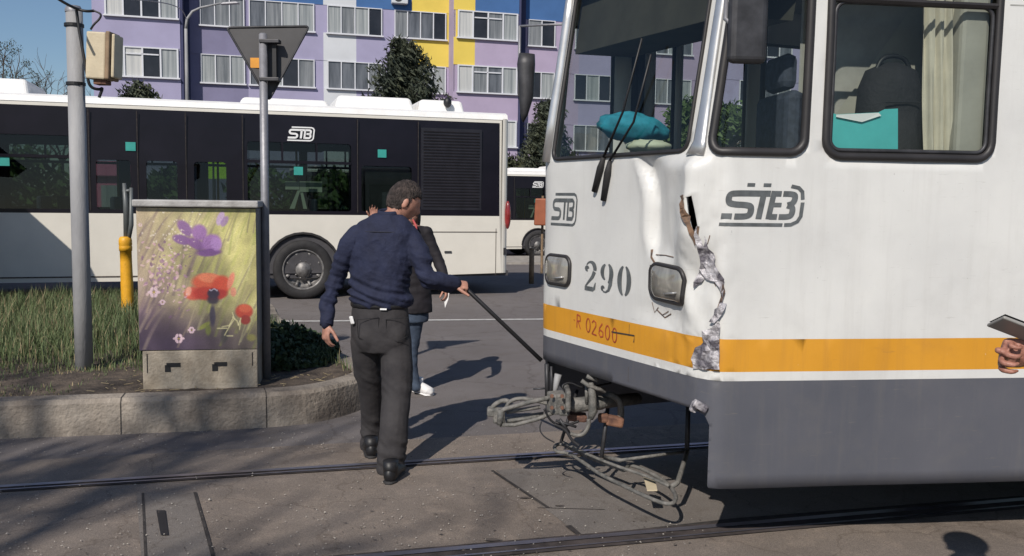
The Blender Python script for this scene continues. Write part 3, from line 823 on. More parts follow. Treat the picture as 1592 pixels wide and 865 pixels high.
for a, b, top in ((-140, 112, wz2), (150, 204, wz1), (228, 276, wz1), (302, 352, wz1), (385, 546, wz2), (562, 640, wz1)):
    u0 = bxu(a) if a > -100 else -7.9; wins.append((u0, bxu(b), wz0, top))
holes = [rrect(u0, u1, z0, z1, .05, 3) for u0, u1, z0, z1 in wins]
mb = sheet(outer, holes, [[(F_, ZM), (B_ - .12, ZM)]], [], near, lambda u, z: 1 if z > ZM and u < bxu(777) else 0)
# black band stops short of the cream rear corner and the cream cantrail
mb = sheet(outer, holes, [[(F_, ZM), (bxu(777), ZM)], [(bxu(777), ZM), (bxu(777), 2.90)], [(F_, 2.93), (bxu(777), 2.93)]], [(F_ + .5 * i, z) for i in range(1, 24) for z in (1.0, 1.385, 2.7, 2.95)], near, lambda u, z: 1 if z > ZM and z < 2.93 and u < bxu(777) else 0)
side_near = mb.build('side_panel', [M['bw'], M['bk']], bus)
far_holes = [rrect(-7.9, -6.2, wz0, wz2, .05, 3), rrect(-6.0, -4.9, .5, wz2, .05, 3), rrect(-4.7, -3.0, wz0, wz2, .05, 3), rrect(-2.8, -1.7, .5, wz2, .05, 3), rrect(-1.5, .1, wz0, wz2, .05, 3), rrect(.25, 1.3, wz0, wz2, .05, 3)]
mb = sheet([(F_, ZB), (B_ - .12, ZB), (B_ - .12, 3.0), (F_, 3.0)], far_holes, [[(F_, ZM), (B_ - .12, ZM)]], [], lambda u, z: (u, W_, z), lambda u, z: 1 if z > ZM else 0, flip=True)
mb.build('side_panel', [M['bw'], M['bk']], bus)
for hs, y in ((wins, .03), ([(-7.9, -6.2, wz0, wz2), (-6.0, -4.9, .5, wz2), (-4.7, -3.0, wz0, wz2), (-2.8, -1.7, .5, wz2), (-1.5, .1, wz0, wz2), (.25, 1.3, wz0, wz2)], W_ - .03)):
    for u0, u1, z0, z1 in hs:
        g = MB(); g.add([(u0 - .02, y, z0 - .02), (u1 + .02, y, z0 - .02), (u1 + .02, y + (.03 if y < 1 else 0), z1 + .02), (u0 - .02, y + (.03 if y < 1 else 0), z1 + .02)], [(0, 1, 2, 3)])
        w = g.build('window', M['busglass'], bus)
        if z1 == wz2:
            f = MB(); f.box(((u0 + u1) / 2, y - .02, wz1 + .03), (u1 - u0, .03, .045)); 
            for q in (.33, .66): f.box((lerp(u0, u1, q), y - .02, (wz1 + wz2) / 2 + .025), (.03, .03, wz2 - wz1 - .05))
            f.build('frame', M['bk'], w)
# body trim: roof, ends
mb = MB(); pr = []
for k in range(9):
    q = R_(180 - 180 * k / 8); pr.append((W_ / 2 - .0 + (W_ / 2 - .03) * math.cos(q) if 0 else W_ / 2 + (W_ / 2 - .04) * (1 if math.cos(q) > 0 else -1) * abs(math.cos(q)) ** .35, 2.985 + .15 * math.sin(q) ** .6))
pts = []
for u in (F_, B_ - .02): pts += [(u, y, z) for y, z in pr]
n = len(pr); mb.add(pts, [(i, i + 1, n + i + 1, n + i) for i in range(n - 1)] + [tuple(range(n))[::-1], tuple(range(n, 2 * n))])
mb.build('roof', M['rw'], bus, smooth=False)
mb = MB()
def cornercol(x, y, sx, sy, z0, z1, r=.12):
    # quarter-round corner column
    prof = [(x + sx * r * math.sin(R_(90 * k / 5)) , y + sy * r * (1 - math.cos(R_(90 * k / 5))) ) for k in range(6)]
    vs = [(a, b, z0) for a, b in prof] + [(a, b, z1) for a, b in prof]
    mb.add(vs, [(k, k + 1, 7 + k, 6 + k) for k in range(5)])
cornercol(B_ - .12, 0, 1, 1, ZB + .06, 3.0); cornercol(B_ - .12, W_, 1, -1, ZB + .06, 3.0)
mb.add([(B_, .12, ZB + .06), (B_, W_ - .12, ZB + .06), (B_, W_ - .12, 1.9), (B_, .12, 1.9)], [(0, 1, 2, 3)])
mb.add([(B_, .12, 2.75), (B_, W_ - .12, 2.75), (B_, W_ - .12, 3.0), (B_, .12, 3.0)], [(0, 1, 2, 3)])
mb.add([(B_, .12, 1.9), (B_, W_ - .12, 1.9), (B_, W_ - .12, 2.75), (B_, .12, 2.75)], [(0, 1, 2, 3)], 1)
mb.build('rear_end', [M['bw'], M['bk']], bus, smooth=False)
mb = MB(); mb.add([(F_, 0, ZB), (F_, W_, ZB), (F_ , W_, 1.1), (F_, 0, 1.1)], [(0, 1, 2, 3)]); mb.add([(F_, 0, 1.1), (F_, W_, 1.1), (F_ , W_, 3.0), (F_, 0, 3.0)], [(0, 1, 2, 3)], 1)
mb.build('front_end', [M['bw'], M['bk']], bus)
# floor, underside and inner engine housing
mb = MB(); mb.box((-2.5, W_ / 2, .38), (12.1 - .2, W_ - .12, .08)); mb.box((2.15, W_ / 2, 1.6), (2.3, W_ - .2, 2.3))
for u in (0, fr):
    for y in (.38, W_ - .38): mb.box((u, y, .72), (1.5, .7, .6))
mb.build('floor', M['dinside'], bus)
for u in range(-7, 1):
    for y in (.45, 2.0):
        if u in (-6, -2) and y > 1: continue
        s = MB(); s.box((u, y, .98), (.42, .8, .1)); s.box((u + .2, y, 1.3), (.07, .8, .62)); s.build('seat', M['seat'], bus, bevel=.03)
s = MB()
for u, y in ((-6.4, .9), (-4.85, 1.6), (-3.4, .9), (-2.9, 1.6), (-1.3, .9), (.0, 1.6)): s.tube([(u, y, .4), (u, y, 2.9)], .018, 8)
s.build('grab_pole', M['yellow'], bus, smooth=True)
s = MB(); s.box((-4.0, 1.25, 2.72), (9, 2.2, .5)); s.build('ceiling', M['dinside'], bus)
# louvre of the engine compartment
u0, u1 = bxu(652), bxu(772); s = MB(); s.box(((u0 + u1) / 2 - .12, .005, 2.13), ((u1 - u0) * .78, .02, 1.35))
for k in range(26): s.box(((u0 + u1) / 2 - .12, -.006, 1.52 + k * .049), ((u1 - u0) * .72, .022, .018), Matrix.Rotation(R_(25), 3, 'X'))
s.build('louvre', M['slat'], bus)
for u in (bxu(650), bxu(556), bxu(378), bxu(290), bxu(215), bxu(140)):
    s = MB(); s.box((u, -.004, 2.15), (.012, .008, 1.5)); s.build('panel_gap', M['joint'], bus)
s = MB(); s.box((B_ - 1.2, -.003, 1.09), (2.0, .008, .012)); s.box((B_ - .22, -.003, .75), (.008, .008, .8)); s.box((-2.6, -.003, .405), (4.1, .008, .02)); s.build('panel_seam', M['stain'], bus)
s = MB(); s.box((bxu(786), .01, .76), (.05, .02, .12)); s.build('reflector', M['dmetal'], bus); s = MB(); s.box((bxu(697), -.008, .755), (.12, .02, .03)); s.build('side_marker', M['dmetal'], bus)
s = MB(); s.ell((bxu(786) + .05, .02, 1.38), (.055, .07, .24), m=0); s.build('tail_light', M['redlens'], bus, smooth=True)
s = MB(); s.ell((bxu(786) + .05, W_ - .02, 1.38), (.055, .07, .24), m=0); s.build('tail_light', M['redlens'], bus, smooth=True)
# wheels
def wheel(u, y, sy):
    t = MB(); o = (u, y, .48)
    t.lathe([(.30, .02), (.33, -.03), (.44, -.03), (.475, .0), (.482, .06), (.482, .24), (.44, .28), (.30, .28)], o, (0, sy, 0), 48)
    w = t.build('wheel', M['rubber'], bus, smooth=True)
    t = MB(); t.lathe([(.335, -.02), (.315, -.035), (.30, -.01), (.285, .06), (.24, .10), (.17, .06), (.12, .0), (.11, -.03), (.0, -.035)], o, (0, sy, 0), 40)
    for k in range(10):
        a = k * math.pi / 5; t.lathe([(.0, -.02), (.014, -.02), (.016, .02)], (u + .14 * math.cos(a), y - sy * -.02, .48 + .14 * math.sin(a)), (0, sy, 0), 8)
    for k in range(8):
        a = (k + .5) * math.pi / 4; t.tube([(u + .2 * math.cos(a), y + sy * .07, .48 + .2 * math.sin(a)), (u + .285 * math.cos(a), y + sy * .01, .48 + .285 * math.sin(a))], [.02, .03], 8)
    t.build('rim', M['rim'], w, smooth=True)
for u in (0, fr): wheel(u, .03, 1); wheel(u, W_ - .03, -1)
# black arch trims
for u in (0, fr):
    s = MB(); s.tube([(a, -.004, b) for a, b in wheelarch(u, .595)], .022, 6); s.build('arch_trim', M['rubber'], bus)
# roof equipment
def pod(x0, x1, z1, y0=.5, y1=2.0, nm='roof_unit', lump=0):
    s = MB(); a, b = bxu(x0, 170), bxu(x1, 170); s.box(((a + b) / 2, (y0 + y1) / 2, 3.08 + (z1 - 3.08) / 2), (b - a, y1 - y0, z1 - 3.08), taper=.9); o = s.build(nm, M['rw'], bus, bevel=.06, bseg=3)
pod(525, 655, 3.34); pod(660, 735, 3.33, lump=1); pod(370, 520, 3.24); pod(-60, 34, 3.36); 
s = MB(); s.ell((bxu(705, 170), .45, 3.28), (.07, .07, .09)); s.build('roof_vent', M['black'], bus, smooth=True)
# stickers and emblem
for px_, py_ in ((6, 251), (203, 228), (464, 266), (594, 239)):
    u, z = bxu(px_, py_), bxz(px_, py_); s = MB(); s.box((u, .012 if z < 2.2 else .0, z), (.14, .006, .13)); k = s.build('sticker', M['teal'], bus)
s = MB(); u0, z0 = bxu(447, 217), bxz(447, 218); u1, z1 = bxu(489, 198), bxz(489, 199)
stb(s, lambda u, v: (u0 + (u1 - u0) * u / 2.0, -.004 + .035 * ((z0 - 1.5) / 1.5) ** 2, z0 + (z1 - z0) * v), w=.15, wb=.1); s.build('emblem', M['white'], bus)
# papers inside the window
s = MB(); s.box((bxu(436, 285) + .2, .35, bxz(436, 288)), (.22, .01, .13)); s.box((bxu(466, 290) + .2, .35, bxz(466, 290)), (.36, .01, .17))
s.add([(bxu(452, 330), .36, 1.45), (bxu(460, 330), .36, 1.45), (bxu(470, 300), .36, 1.78), (bxu(466, 300), .36, 1.78)], [(0, 1, 2, 3)]); s.add([(bxu(480, 330), .36, 1.45), (bxu(474, 330), .36, 1.45), (bxu(468, 300), .36, 1.78), (bxu(472, 300), .36, 1.78)], [(0, 1, 2, 3)])
s.build('notice', M['pale'], bus)
bus2 = dup(bus)
bus.location = BO2; bus.rotation_euler.z = BA
bus2['label'] = 'second bus farther back, showing between the first bus and the tram'
p = P(836, 380, 32); bus2.location = (p.x, 32, -.45); bus2.rotation_euler.z = BA
# kiosk and bright panels seen through the bus windows
k = thing('pink_kiosk', 'pink kiosk with a canopy, seen through a bus window', 'kiosk', base_at(170, 20.5))
c = base_at(172, 20.5); s = MB(); s.box((c.x, c.y + .4, 1.2), (1.0, .8, 2.4)); s.build('wall', M['pink'], k); s = MB(); s.box((c.x, c.y - .05, 2.2), (1.15, .3, .3)); s.build('canopy', M['pink'], k, bevel=.03)
s = MB(); s.box((c.x + .1, c.y - .02, 1.4), (.6, .04, .9)); s.build('window', M['pane2'], k)
c = base_at(333, 21); k = thing('advertising_board', 'lime green board on a post, seen through a bus window', 'sign', c)
s = MB(); s.box((c.x, c.y, 2.25), (.62, .06, .42)); s.build('panel', M['lime'], k); s = MB(); s.tube([c, c + Vector((0, 0, 2.6))], .04, 8); s.build('post', M['dmetal'], k)
# shrubs behind the bus seen green through its windows
for i, (px_, Y, H, Rr) in enumerate(((-60, 20, 2.6, 1.6), (40, 21, 2.5, 1.7), (250, 22, 2.4, 1.3), (420, 24, 2.6, 1.5), (520, 25, 2.5, 1.4), (600, 27, 2.6, 1.4))):
    bushy(['leafy bush behind the bus at the left edge of the photo', 'leafy bush seen through the leftmost bus window', 'leafy bush behind the bus above the cabinet', 'leafy bush behind the bus right of the sign post', 'leafy bush seen through the bus window left of the man', 'leafy bush behind the bus beside the man\'s head'][i], base_at(px_, Y), H, Rr, .3, 60 + i, 22, 'leaf', .14, 'bush', None, 90, 'bush')
# bollard, and an orange block standing in for a reflection by the tram
c = G(826, 441); b = thing('bollard', 'thin dark metal bollard standing in the street left of the tram', 'bollard', c)
s = MB(); s.tube([c, c + Vector((0, 0, .68))], .05, 12); s.build('post', M['brown'], b, smooth=True); s = MB(); s.ell(c + Vector((0, 0, .68)), (.055, .055, .03)); s.build('cap', M['brown'], b, smooth=True)
c = base_at(841, 20.5); b = thing('reflection_block', 'orange block on a post standing in for a reflection behind the tram edge', 'stand-in', c)
s = MB(); s.box(c + Vector((0, 0, 1.43)), (.30, .25, .62), taper=.85); s.build('orange_block', M['orange'], b, bevel=.03); s = MB(); s.tube([c + Vector((.05, .15, 0)), c + Vector((.05, .15, 1.8))], .03, 8); s.build('post', M['brown'], b)
# ------------------------------------------------------------------ island furniture
c = G(131, 570, .25); pz = P(131, 16, c.y).z
pole = thing('metal_pole', 'thick grey metal pole in the grass, carrying a beige box and cables', 'pole', c)
s = MB(); s.tube([c - Vector((0, 0, .1)), (c.x, c.y, 1.2), (c.x + .004, c.y, pz)], [.069, .067, .062], 20); s.build('shaft', M['pole'], pole, smooth=True)
s = MB(); s.lathe([(.0, .03), (.05, .03), (.064, .0), (.064, -.02)], (c.x, c.y, pz), (0, 0, 1), 20); s.build('cap', M['metal'], pole, smooth=True)
s = MB()
for py in (40, 131):
    z = P(131, py, c.y).z; s.lathe([(.066, -.012), (.073, -.012), (.073, .012), (.066, .012)], (c.x, c.y, z), (0, 0, 1), 20)
s.build('strap', M['black'], pole, smooth=False)
bx = thing('junction_box', 'weathered beige junction box strapped to the grey metal pole', 'junction box', P(158, 90, c.y - .02))
a = P(140, 52, c.y - .05); b = P(172, 125, c.y - .05); ct = (a + b) / 2
s = MB(); s.box(ct, (b.x - a.x, .17, a.z - b.z), Matrix.Rotation(R_(3), 3, 'Y')); s.build('case', M['beige'], bx, bevel=.012)
s = MB(); s.box(ct + Vector(((b.x - a.x) / 2 + .018, .0, 0)), (.035, .19, (a.z - b.z) * 1.02), Matrix.Rotation(R_(3), 3, 'Y')); s.build('rim', M['brown'], bx, bevel=.01)
s = MB(); s.box(ct + Vector(((b.x - a.x) / 2 + .05, .01, 0)), (.03, .16, (a.z - b.z) * .93), Matrix.Rotation(R_(3), 3, 'Y')); s.build('door', M['beige'], bx, bevel=.012)
s = MB(); s.box(ct + Vector((.01, 0, -(a.z - b.z) / 2 - .02)), (.10, .10, .035)); s.build('gland', M['rust'], bx, bevel=.006)
Yc = c.y
def pw(*pts): return [P(x, y, Yc + d) for x, y, d in pts]
def smooth_pts(p, n=3):
    p = [Vector(q) for q in p]
    for _ in range(n):
        q = [p[0]]
        for i in range(len(p) - 1): q += [p[i] * .75 + p[i + 1] * .25, p[i] * .25 + p[i + 1] * .75]
        p = q + [p[-1]]
    return p
s = MB(); s.tube(smooth_pts([P(60, -22, Yc - .6), P(95, 2, Yc - .3), P(118, 14, Yc - .09), P(134, 18, Yc - .09), P(146, 17, Yc - .05)]), .011, 7); o = s.build('cable', M['black'], smooth=True); tag(o, 'thick black cable coming from the upper left to the pole top', 'cable')
s = MB(); s.tube(smooth_pts([P(119, 16, Yc - .09), P(122, 40, Yc - .09), P(129, 80, Yc - .09), P(136, 120, Yc - .09), P(140, 136, Yc - .08), P(155, 140, Yc - .04), P(160, 136, Yc - .03), P(154, 152, Yc - .03)]), .012, 7)
o = s.build('cable', M['black'], smooth=True); tag(o, 'black cable running down the pole to the bottom of the beige box', 'cable')
s = MB(); s.tube(smooth_pts([P(146, 17, Yc - .06), P(158, 22, Yc - .06), P(155, 30, Yc - .06), P(146, 38, Yc - .07), P(141, 46, Yc - .06)]), .008, 6)
o = s.build('cable', M['black'], smooth=True); tag(o, 'short looped black cable at the top right of the pole', 'cable')
s = MB(); s.tube(smooth_pts([P(150, -6, Yc + 6), P(200, -1, Yc + 10), P(240, 2, Yc + 14), P(270, 8, Yc + 18), P(284, 16, Yc + 22), P(290, 30, 32.9)]), [.012] * 1 and .014, 6)
o = s.build('cable', M['metal'], smooth=True); tag(o, 'thin grey wire strung to the curved street lamp', 'cable')

# give way sign seen from behind
c = G(415, 585, .25)
sg = thing('give_way_sign', 'back of a grey triangular give way sign on a thin post', 'road sign', c)
zt = P(414, 54, c.y).z
s = MB(); s.tube([c - Vector((0, 0, .1)), (c.x, c.y, zt)], .031, 16); s.lathe([(.0, .012), (.02, .010), (.031, .0)], (c.x, c.y, zt), (0, 0, 1), 16); s.build('post', M['metal'], sg, smooth=True)
Y = c.y - -.05
tl, tr_, bt = P(352, 43, Y - .03), P(481, 41, Y + .05), P(418, 157, Y)
def tri(off, th, shrink=0.0, r=.035):
    ctr = (tl + tr_ + bt) / 3; cs = [v + (ctr - v) * shrink for v in (tl, tr_, bt)]; nrm = (cs[1] - cs[0]).cross(cs[2] - cs[0]).normalized()
    if nrm.y < 0: nrm = -nrm
    out = []
    for i in range(3):
        p, a, b = cs[i], cs[i - 1], cs[(i + 1) % 3]; da = (a - p).normalized(); db = (b - p).normalized()
        for k in range(6):
            t = k / 5; out.append(p + da * r * (1 - t) ** 2 + db * r * t ** 2)
    return [v + nrm * off for v in out], [v + nrm * (off + th) for v in out]
s = MB(); A_, B2 = tri(0, .004); n = len(A_); s.add(A_ + B2, [tuple(range(n)), tuple(range(n, 2 * n))[::-1]] + [(i, (i + 1) % n, (i + 1) % n + n, i + n) for i in range(n)]); s.build('sign_plate', M['dgrey'] if 'dgrey' in M else mat('sign_back', (.075, .073, .075, 1), .6, metal=.2, var=.1), sg)
s = MB(); s.tube(A_, .009, 6, closed=True); s.build('sign_rim', M['dmetal'], sg, smooth=True)
s = MB(); A3, B3 = tri(.006, .003, .0, .035); s.add(B3, [tuple(range(n))]); s.build('sign_face', M['white'], sg)
s = MB(); A3, B3 = tri(.0105, .001, .0, .035); s.add(B3, [tuple(range(n))]); fo = s.build('sign_border', mat('sign_red', (.5, .02, .02, 1), .5), sg)
s = MB(); A3, B3 = tri(.013, .001, .28, .02); s.add(B3, [tuple(range(n))]); fo = s.build('sign_centre', M['white'], sg)
s = MB(); p = P(398, 98, Y - .012); s.box(p, (.085, .004, .075)); s.build('sticker', M['orange'] if 0 else mat('amber_sticker', (.70, .30, .03, 1), .6), sg)
for py in (65, 124):
    q = P(416, py, c.y); s = MB(); s.box(q + Vector((.02, -.0, 0)), (.15, .075, .028)); s.build('bracket', M['dmetal'], sg, bevel=.005)
q0, q1 = P(424, 65, c.y + .0), P(424, 122, c.y + .0); s = MB(); s.box((q0 + q1) / 2 + Vector((.01, .02, 0)), (.03, .03, q0.z - q1.z)); s.build('clamp_rail', M['black'], sg)

# yellow bollard with a bent grey sign post
c = G(199, 486, .25); b = thing('yellow_bollard', 'yellow plastic bollard in the grass topped by a bent grey metal strip', 'bollard', c)
h = P(197, 368, c.y).z
s = MB(); s.lathe([(.070, .0), (.070, .35), (.066, h - .55), (.066, h - .42), (.072, h - .42), (.074, h - .37), (.070, h - .36), (.074, h - .35), (.074, h - .30), (.068, h - .27), (.05, h - .25), (0, h - .25)], c, (-.012, 0, 1), 20); s.build('sleeve', M['yellow'], b, smooth=True)
s = MB(); Yb = c.y
s.tube([P(197, 374, Yb), P(196, 320, Yb), P(193, 285, Yb)], [.035, .033, .022], 10); s.tube([P(199, 374, Yb), P(204, 350, Yb), P(204, 292, Yb)], [.03, .028, .02], 10); s.tube([P(191, 298, Yb), P(205, 296, Yb)], .02, 8)
s.build('metal_strip', mat('strip_grey', (.12, .13, .13, 1), .5, metal=.3), b, smooth=True)

# cabinet with the flower mural
A0 = G(223, 603, .25); A1 = G(401, 599, .25); ux = (A1 - A0); W = ux.length; ux.normalize(); uy = Vector((-ux.y, ux.x, 0)); H0 = .255
zl = P(310, 323, A0.y).z; zp = P(310, 547, A0.y).z
cab = thing('street_cabinet', 'painted electrical cabinet with poppies on its front, standing by the kerb', 'cabinet', (A0 + A1) / 2)
rot = Matrix((ux, uy, Vector((0, 0, 1)))).transposed()
def cb(u, v, z): return A0 + ux * u + uy * v + Vector((0, 0, z - A0.z))
s = MB(); s.box(cb(W / 2, .19, (zp + .2) / 2 + 0.0), (W, .40, zp - .2), rot); s.build('plinth', mat('plinth_concrete', (.26, .22, .17, 1), .9, col2=(.42, .37, .30, 1), scale=6, bump=.4, bscale=50), cab, bevel=.008)
for a, b in ((.24, .40), (.65, .80)):
    s = MB(); s.box(cb(a * W + .02, -.012, zp - .105), ((b - a) * W * .75, .004, .03), rot); s.box(cb(a * W - .02 + .0, -.012, zp - .13), (.04, .004, .05), rot); s.build('slot', M['black'], cab)
s = MB(); s.box(cb(W * .04, -.012, zp - .09), (.006, .004, .14), rot); s.box(cb(W * .955, -.012, zp - .07), (.006, .004, .1), rot); s.build('crack', M['joint'], cab)
s = MB(); s.box(cb(W * .49, .195, (zl + zp) / 2), (W * 1.03, .405, zl - zp - .004), rot); s.build('housing', mat('cabinet_grey', (.22, .21, .2, 1), .6, var=.15), cab, bevel=.004)
s = MB(); s.box(cb(W * .49, .18, zl + .027), (W * 1.075, .47, .05), rot); s.build('lid', M['kerbtop'] if 0 else mat('lid_grey', (.30, .29, .28, 1), .7, col2=(.45, .44, .43, 1), scale=10, bump=.2), cab, bevel=.01)
# the mural: a painted picture, computed point by point
def mural(nu=150, nv=190):
    u, v = np.meshgrid((np.arange(nu) + .5) / nu, (np.arange(nv) + .5) / nv)      # v: 0 top .. 1 bottom
    rs = np.random.RandomState(3)
    def hx(h): return np.array([int(h[i:i + 2], 16) / 255 for i in (0, 2, 4)])
    def mix(img, col, a): a = np.clip(a, 0, 1)[..., None]; return img * (1 - a) + np.array(col) * a
    def nz(sx, sy, seed):
        r = np.random.RandomState(seed); g = r.rand(sy + 2, sx + 2); x = u * sx; y = v * sy; x0 = x.astype(int); y0 = y.astype(int); fx = x - x0; fy = y - y0; fx = fx * fx * (3 - 2 * fx); fy = fy * fy * (3 - 2 * fy)
        return (g[y0, x0] * (1 - fx) + g[y0, x0 + 1] * fx) * (1 - fy) + (g[y0 + 1, x0] * (1 - fx) + g[y0 + 1, x0 + 1] * fx) * fy
    img = np.ones(u.shape + (3,)) * hx('b0ab74')
    img = mix(img, hx('e2d8a6'), np.exp(-((u - .50) ** 2 / .05 + (v - .08) ** 2 / .02)) * .8)
    img = mix(img, hx('bdb96c'), np.clip(u * 1.2 - .2, 0, 1) * (1 - v) * .8)
    img = mix(img, hx('b09c86'), np.clip(1 - u * 2.2, 0, 1) * .8)
    img = mix(img, hx('4a3b4d'), np.clip((v - .38) * 2.0, 0, 1) * np.clip(1.05 - u * 1.3, 0, 1))
    img = mix(img, hx('3a2f45'), np.clip((v - .68) * 4, 0, 1) * np.clip(1.15 - u * .55, 0, 1))
    d = nz(6, 7, 1) * .6 + nz(14, 18, 2) * .4
    img *= (.78 + .44 * d)[..., None]
    # blades of grass leaning right
    for k in range(150):
        x0 = rs.rand() * 1.1 - .1; y1 = .15 + rs.rand() * .85; L = .12 + rs.rand() * .35; sl = .15 + rs.rand() * .5; w = .005 + rs.rand() * .012
        t = (y1 - v) / L; dd = np.abs(u - (x0 + sl * L * t + .05 * t * t)); m = (t > 0) & (t < 1)
        cols = ['d9d59a', 'b9bd62', '7d8a3e', '574b50'] if x0 > .45 else ['a08f70', '6f5a62', '4b3c50', 'b8a98a']
        img = mix(img, hx(cols[rs.randint(4)]), np.clip(1.4 - dd / w, 0, 1) * m * (1 - .6 * t) * .40)
    def blob(img, x, y, rx, ry, col, a=1.0, rot_=0, soft=.25):
        c_, s_ = math.cos(rot_), math.sin(rot_); X = (u - x); Y_ = (v - y) * 1.27; xr = X * c_ + Y_ * s_; yr = -X * s_ + Y_ * c_
        r = np.sqrt((xr / rx) ** 2 + (yr / ry) ** 2); return mix(img, hx(col), np.clip((1 - r) / soft, 0, 1) * a)
    # purple blossom
    for x, y, rx, ry, c_, ro in ((.40, .14, .10, .055, '7f5a92', .9), (.37, .22, .09, .05, '7a5590', .3), (.52, .17, .075, .085, '9669ab', .1), (.49, .25, .10, .05, '7d5390', .5), (.62, .24, .10, .085, '9a6cb2', -.5), (.60, .31, .12, .04, '6d4486', -.1), (.66, .25, .055, .07, 'ab82c2', -.2)):
        img = blob(img, x, y, rx, ry, c_, .95, ro, .3)
    for k in range(16):
        a = 2.6 + k * .27; r = .13; t = (u - .52) * math.cos(a) + (v - .30) * 1.2 * math.sin(a); pdist = np.abs(-(u - .52) * math.sin(a) + (v - .30) * 1.2 * math.cos(a))
        img = mix(img, hx('5a3a74'), np.clip(1 - pdist / .006, 0, 1) * (t > 0) * (t < r) * .35)
    img = blob(img, .70, .07, .035, .075, 'b49ac6', .9, .35); img = blob(img, .735, .09, .03, .06, '8f6fa8', .8, .5)
    # red poppy
    for x, y, rx, ry, c_, ro in ((.46, .60, .09, .07, 'c24a3a', 0), (.42, .585, .03, .05, 'dc9a84', .2), (.58, .52, .15, .09, 'd8563a', 0), (.60, .49, .12, .05, 'e8805a', .1), (.70, .54, .09, .10, 'cf4530', .4), (.78, .51, .03, .09, 'e5836a', .3), (.57, .60, .14, .07, 'b8322a', 0), (.66, .61, .11, .055, 'a82b28', -.2), (.80, .59, .03, .05, 'd98a70', 0)):
        img = blob(img, x, y, rx, ry, c_, .95, ro, .3)
    img = blob(img, .63, .60, .06, .05, '2b2438', 1, 0, .3); img = blob(img, .625, .645, .06, .05, '2e2a3c', .9, 0, .4)
    for k in range(9): img = blob(img, .60 + .008 * k, .575 + .006 * math.sin(k), .006, .008, 'b8b4c8', .8)
    # second poppy
    for x, y, rx, ry, c_ in ((.89, .73, .085, .075, 'b5382a'), (.90, .71, .06, .04, 'c9583c'), (.90, .79, .05, .05, '8a2a26')): img = blob(img, x, y, rx, ry, c_, .95)
    # pale pink sprays on the left
    for k in range(120):
        x = rs.normal(.24, .10); y = rs.normal(.46, .12); img = blob(img, x, y, .006 + rs.rand() * .02, .006 + rs.rand() * .012, ['c79bb0', '8f6a8c', 'd8b8bc', '6a4a6e'][rs.randint(4)], .7, rs.rand() * 3)
    for k in range(60):
        x = rs.normal(.27, .12); y = rs.normal(.20, .12); img = blob(img, x, y, .005 + rs.rand() * .008, .005 + rs.rand() * .007, 'e2d8c8', .7)
    for x, y, s_ in ((.13, .59, .055), (.33, .92, .05), (.44, .86, .035), (.20, .66, .03), (.03, .50, .02), (.03, .12, .02)):
        for k in range(6): img = blob(img, x + s_ * .6 * math.cos(k * 1.05), y + s_ * .45 * math.sin(k * 1.05), s_ * .45, s_ * .28, 'd8bcc8', .9, -k * 1.05)
        img = blob(img, x, y, s_ * .2, s_ * .2, 'a08a3a', .9)
    # leaves at the bottom
    for x, y, rx, ry, c_, ro in ((.55, .83, .07, .025, '8f9a3e', -.6), (.58, .86, .03, .06, '76823a', 0), (.95, .92, .05, .04, '93914a', 0), (.72, .90, .04, .10, '3b3a3c', .2), (.62, .76, .03, .12, '33304a', 0)): img = blob(img, x, y, rx, ry, c_, .8, ro, .4)
    # scribbled tag
    for pts in ([(.70, .84), (.76, .83), (.80, .77), (.79, .74)], [(.72, .90), (.76, .84), (.81, .78)], [(.79, .77), (.83, .80), (.84, .83), (.86, .78), (.85, .86)], [(.74, .905), (.79, .905)], [(.66, .85), (.74, .85)]):
        for (x0, y0), (x1, y1) in zip(pts, pts[1:]):
            t = np.clip(((u - x0) * (x1 - x0) + (v - y0) * (y1 - y0)) / ((x1 - x0) ** 2 + (y1 - y0) ** 2 + 1e-9), 0, 1); dd = np.hypot(u - x0 - t * (x1 - x0), v - y0 - t * (y1 - y0)); img = mix(img, hx('d5cf9a'), np.clip(1.3 - dd / .005, 0, 1))
    img *= (.94 + .12 * rs.rand(*u.shape))[..., None]
    img = img * .86 + np.array([.80, .72, .68]) * .13; return np.clip(img * 1.02, 0, 1)
img = mural(); nv_, nu_ = img.shape[:2]
mb = MB(); mu = lambda i, j: cb(W * (-.022 + 1.022 * i / nu_), -.0115, zl - .006 - (zl - zp - .012) * j / nv_)
mb.v = [tuple(mu(i, j)) for j in range(nv_ + 1) for i in range(nu_ + 1)]
mb.f = [(j * (nu_ + 1) + i, (j + 1) * (nu_ + 1) + i, (j + 1) * (nu_ + 1) + i + 1, j * (nu_ + 1) + i + 1) for j in range(nv_) for i in range(nu_)]; mb.m = [0] * len(mb.f)
mm = bpy.data.materials.new('mural_paint'); mm.use_nodes = True
at = mm.node_tree.nodes.new('ShaderNodeAttribute'); at.attribute_name = 'paint'
mm.node_tree.links.new(at.outputs['Color'], mm.node_tree.nodes['Principled BSDF'].inputs['Base Color']); mm.node_tree.nodes['Principled BSDF'].inputs['Roughness'].default_value = .45
mo = mb.build('flower_mural', mm, cab)
lin = np.where(img > .04045, ((img + .055) / 1.055) ** 2.4, img / 12.92)
ca = mo.data.color_attributes.new('paint', 'FLOAT_COLOR', 'CORNER')
arr = np.ones((nv_ * nu_, 4, 4), dtype=np.float32); arr[:, :, :3] = lin.reshape(-1, 1, 3); ca.data.foreach_set('color', arr.ravel())

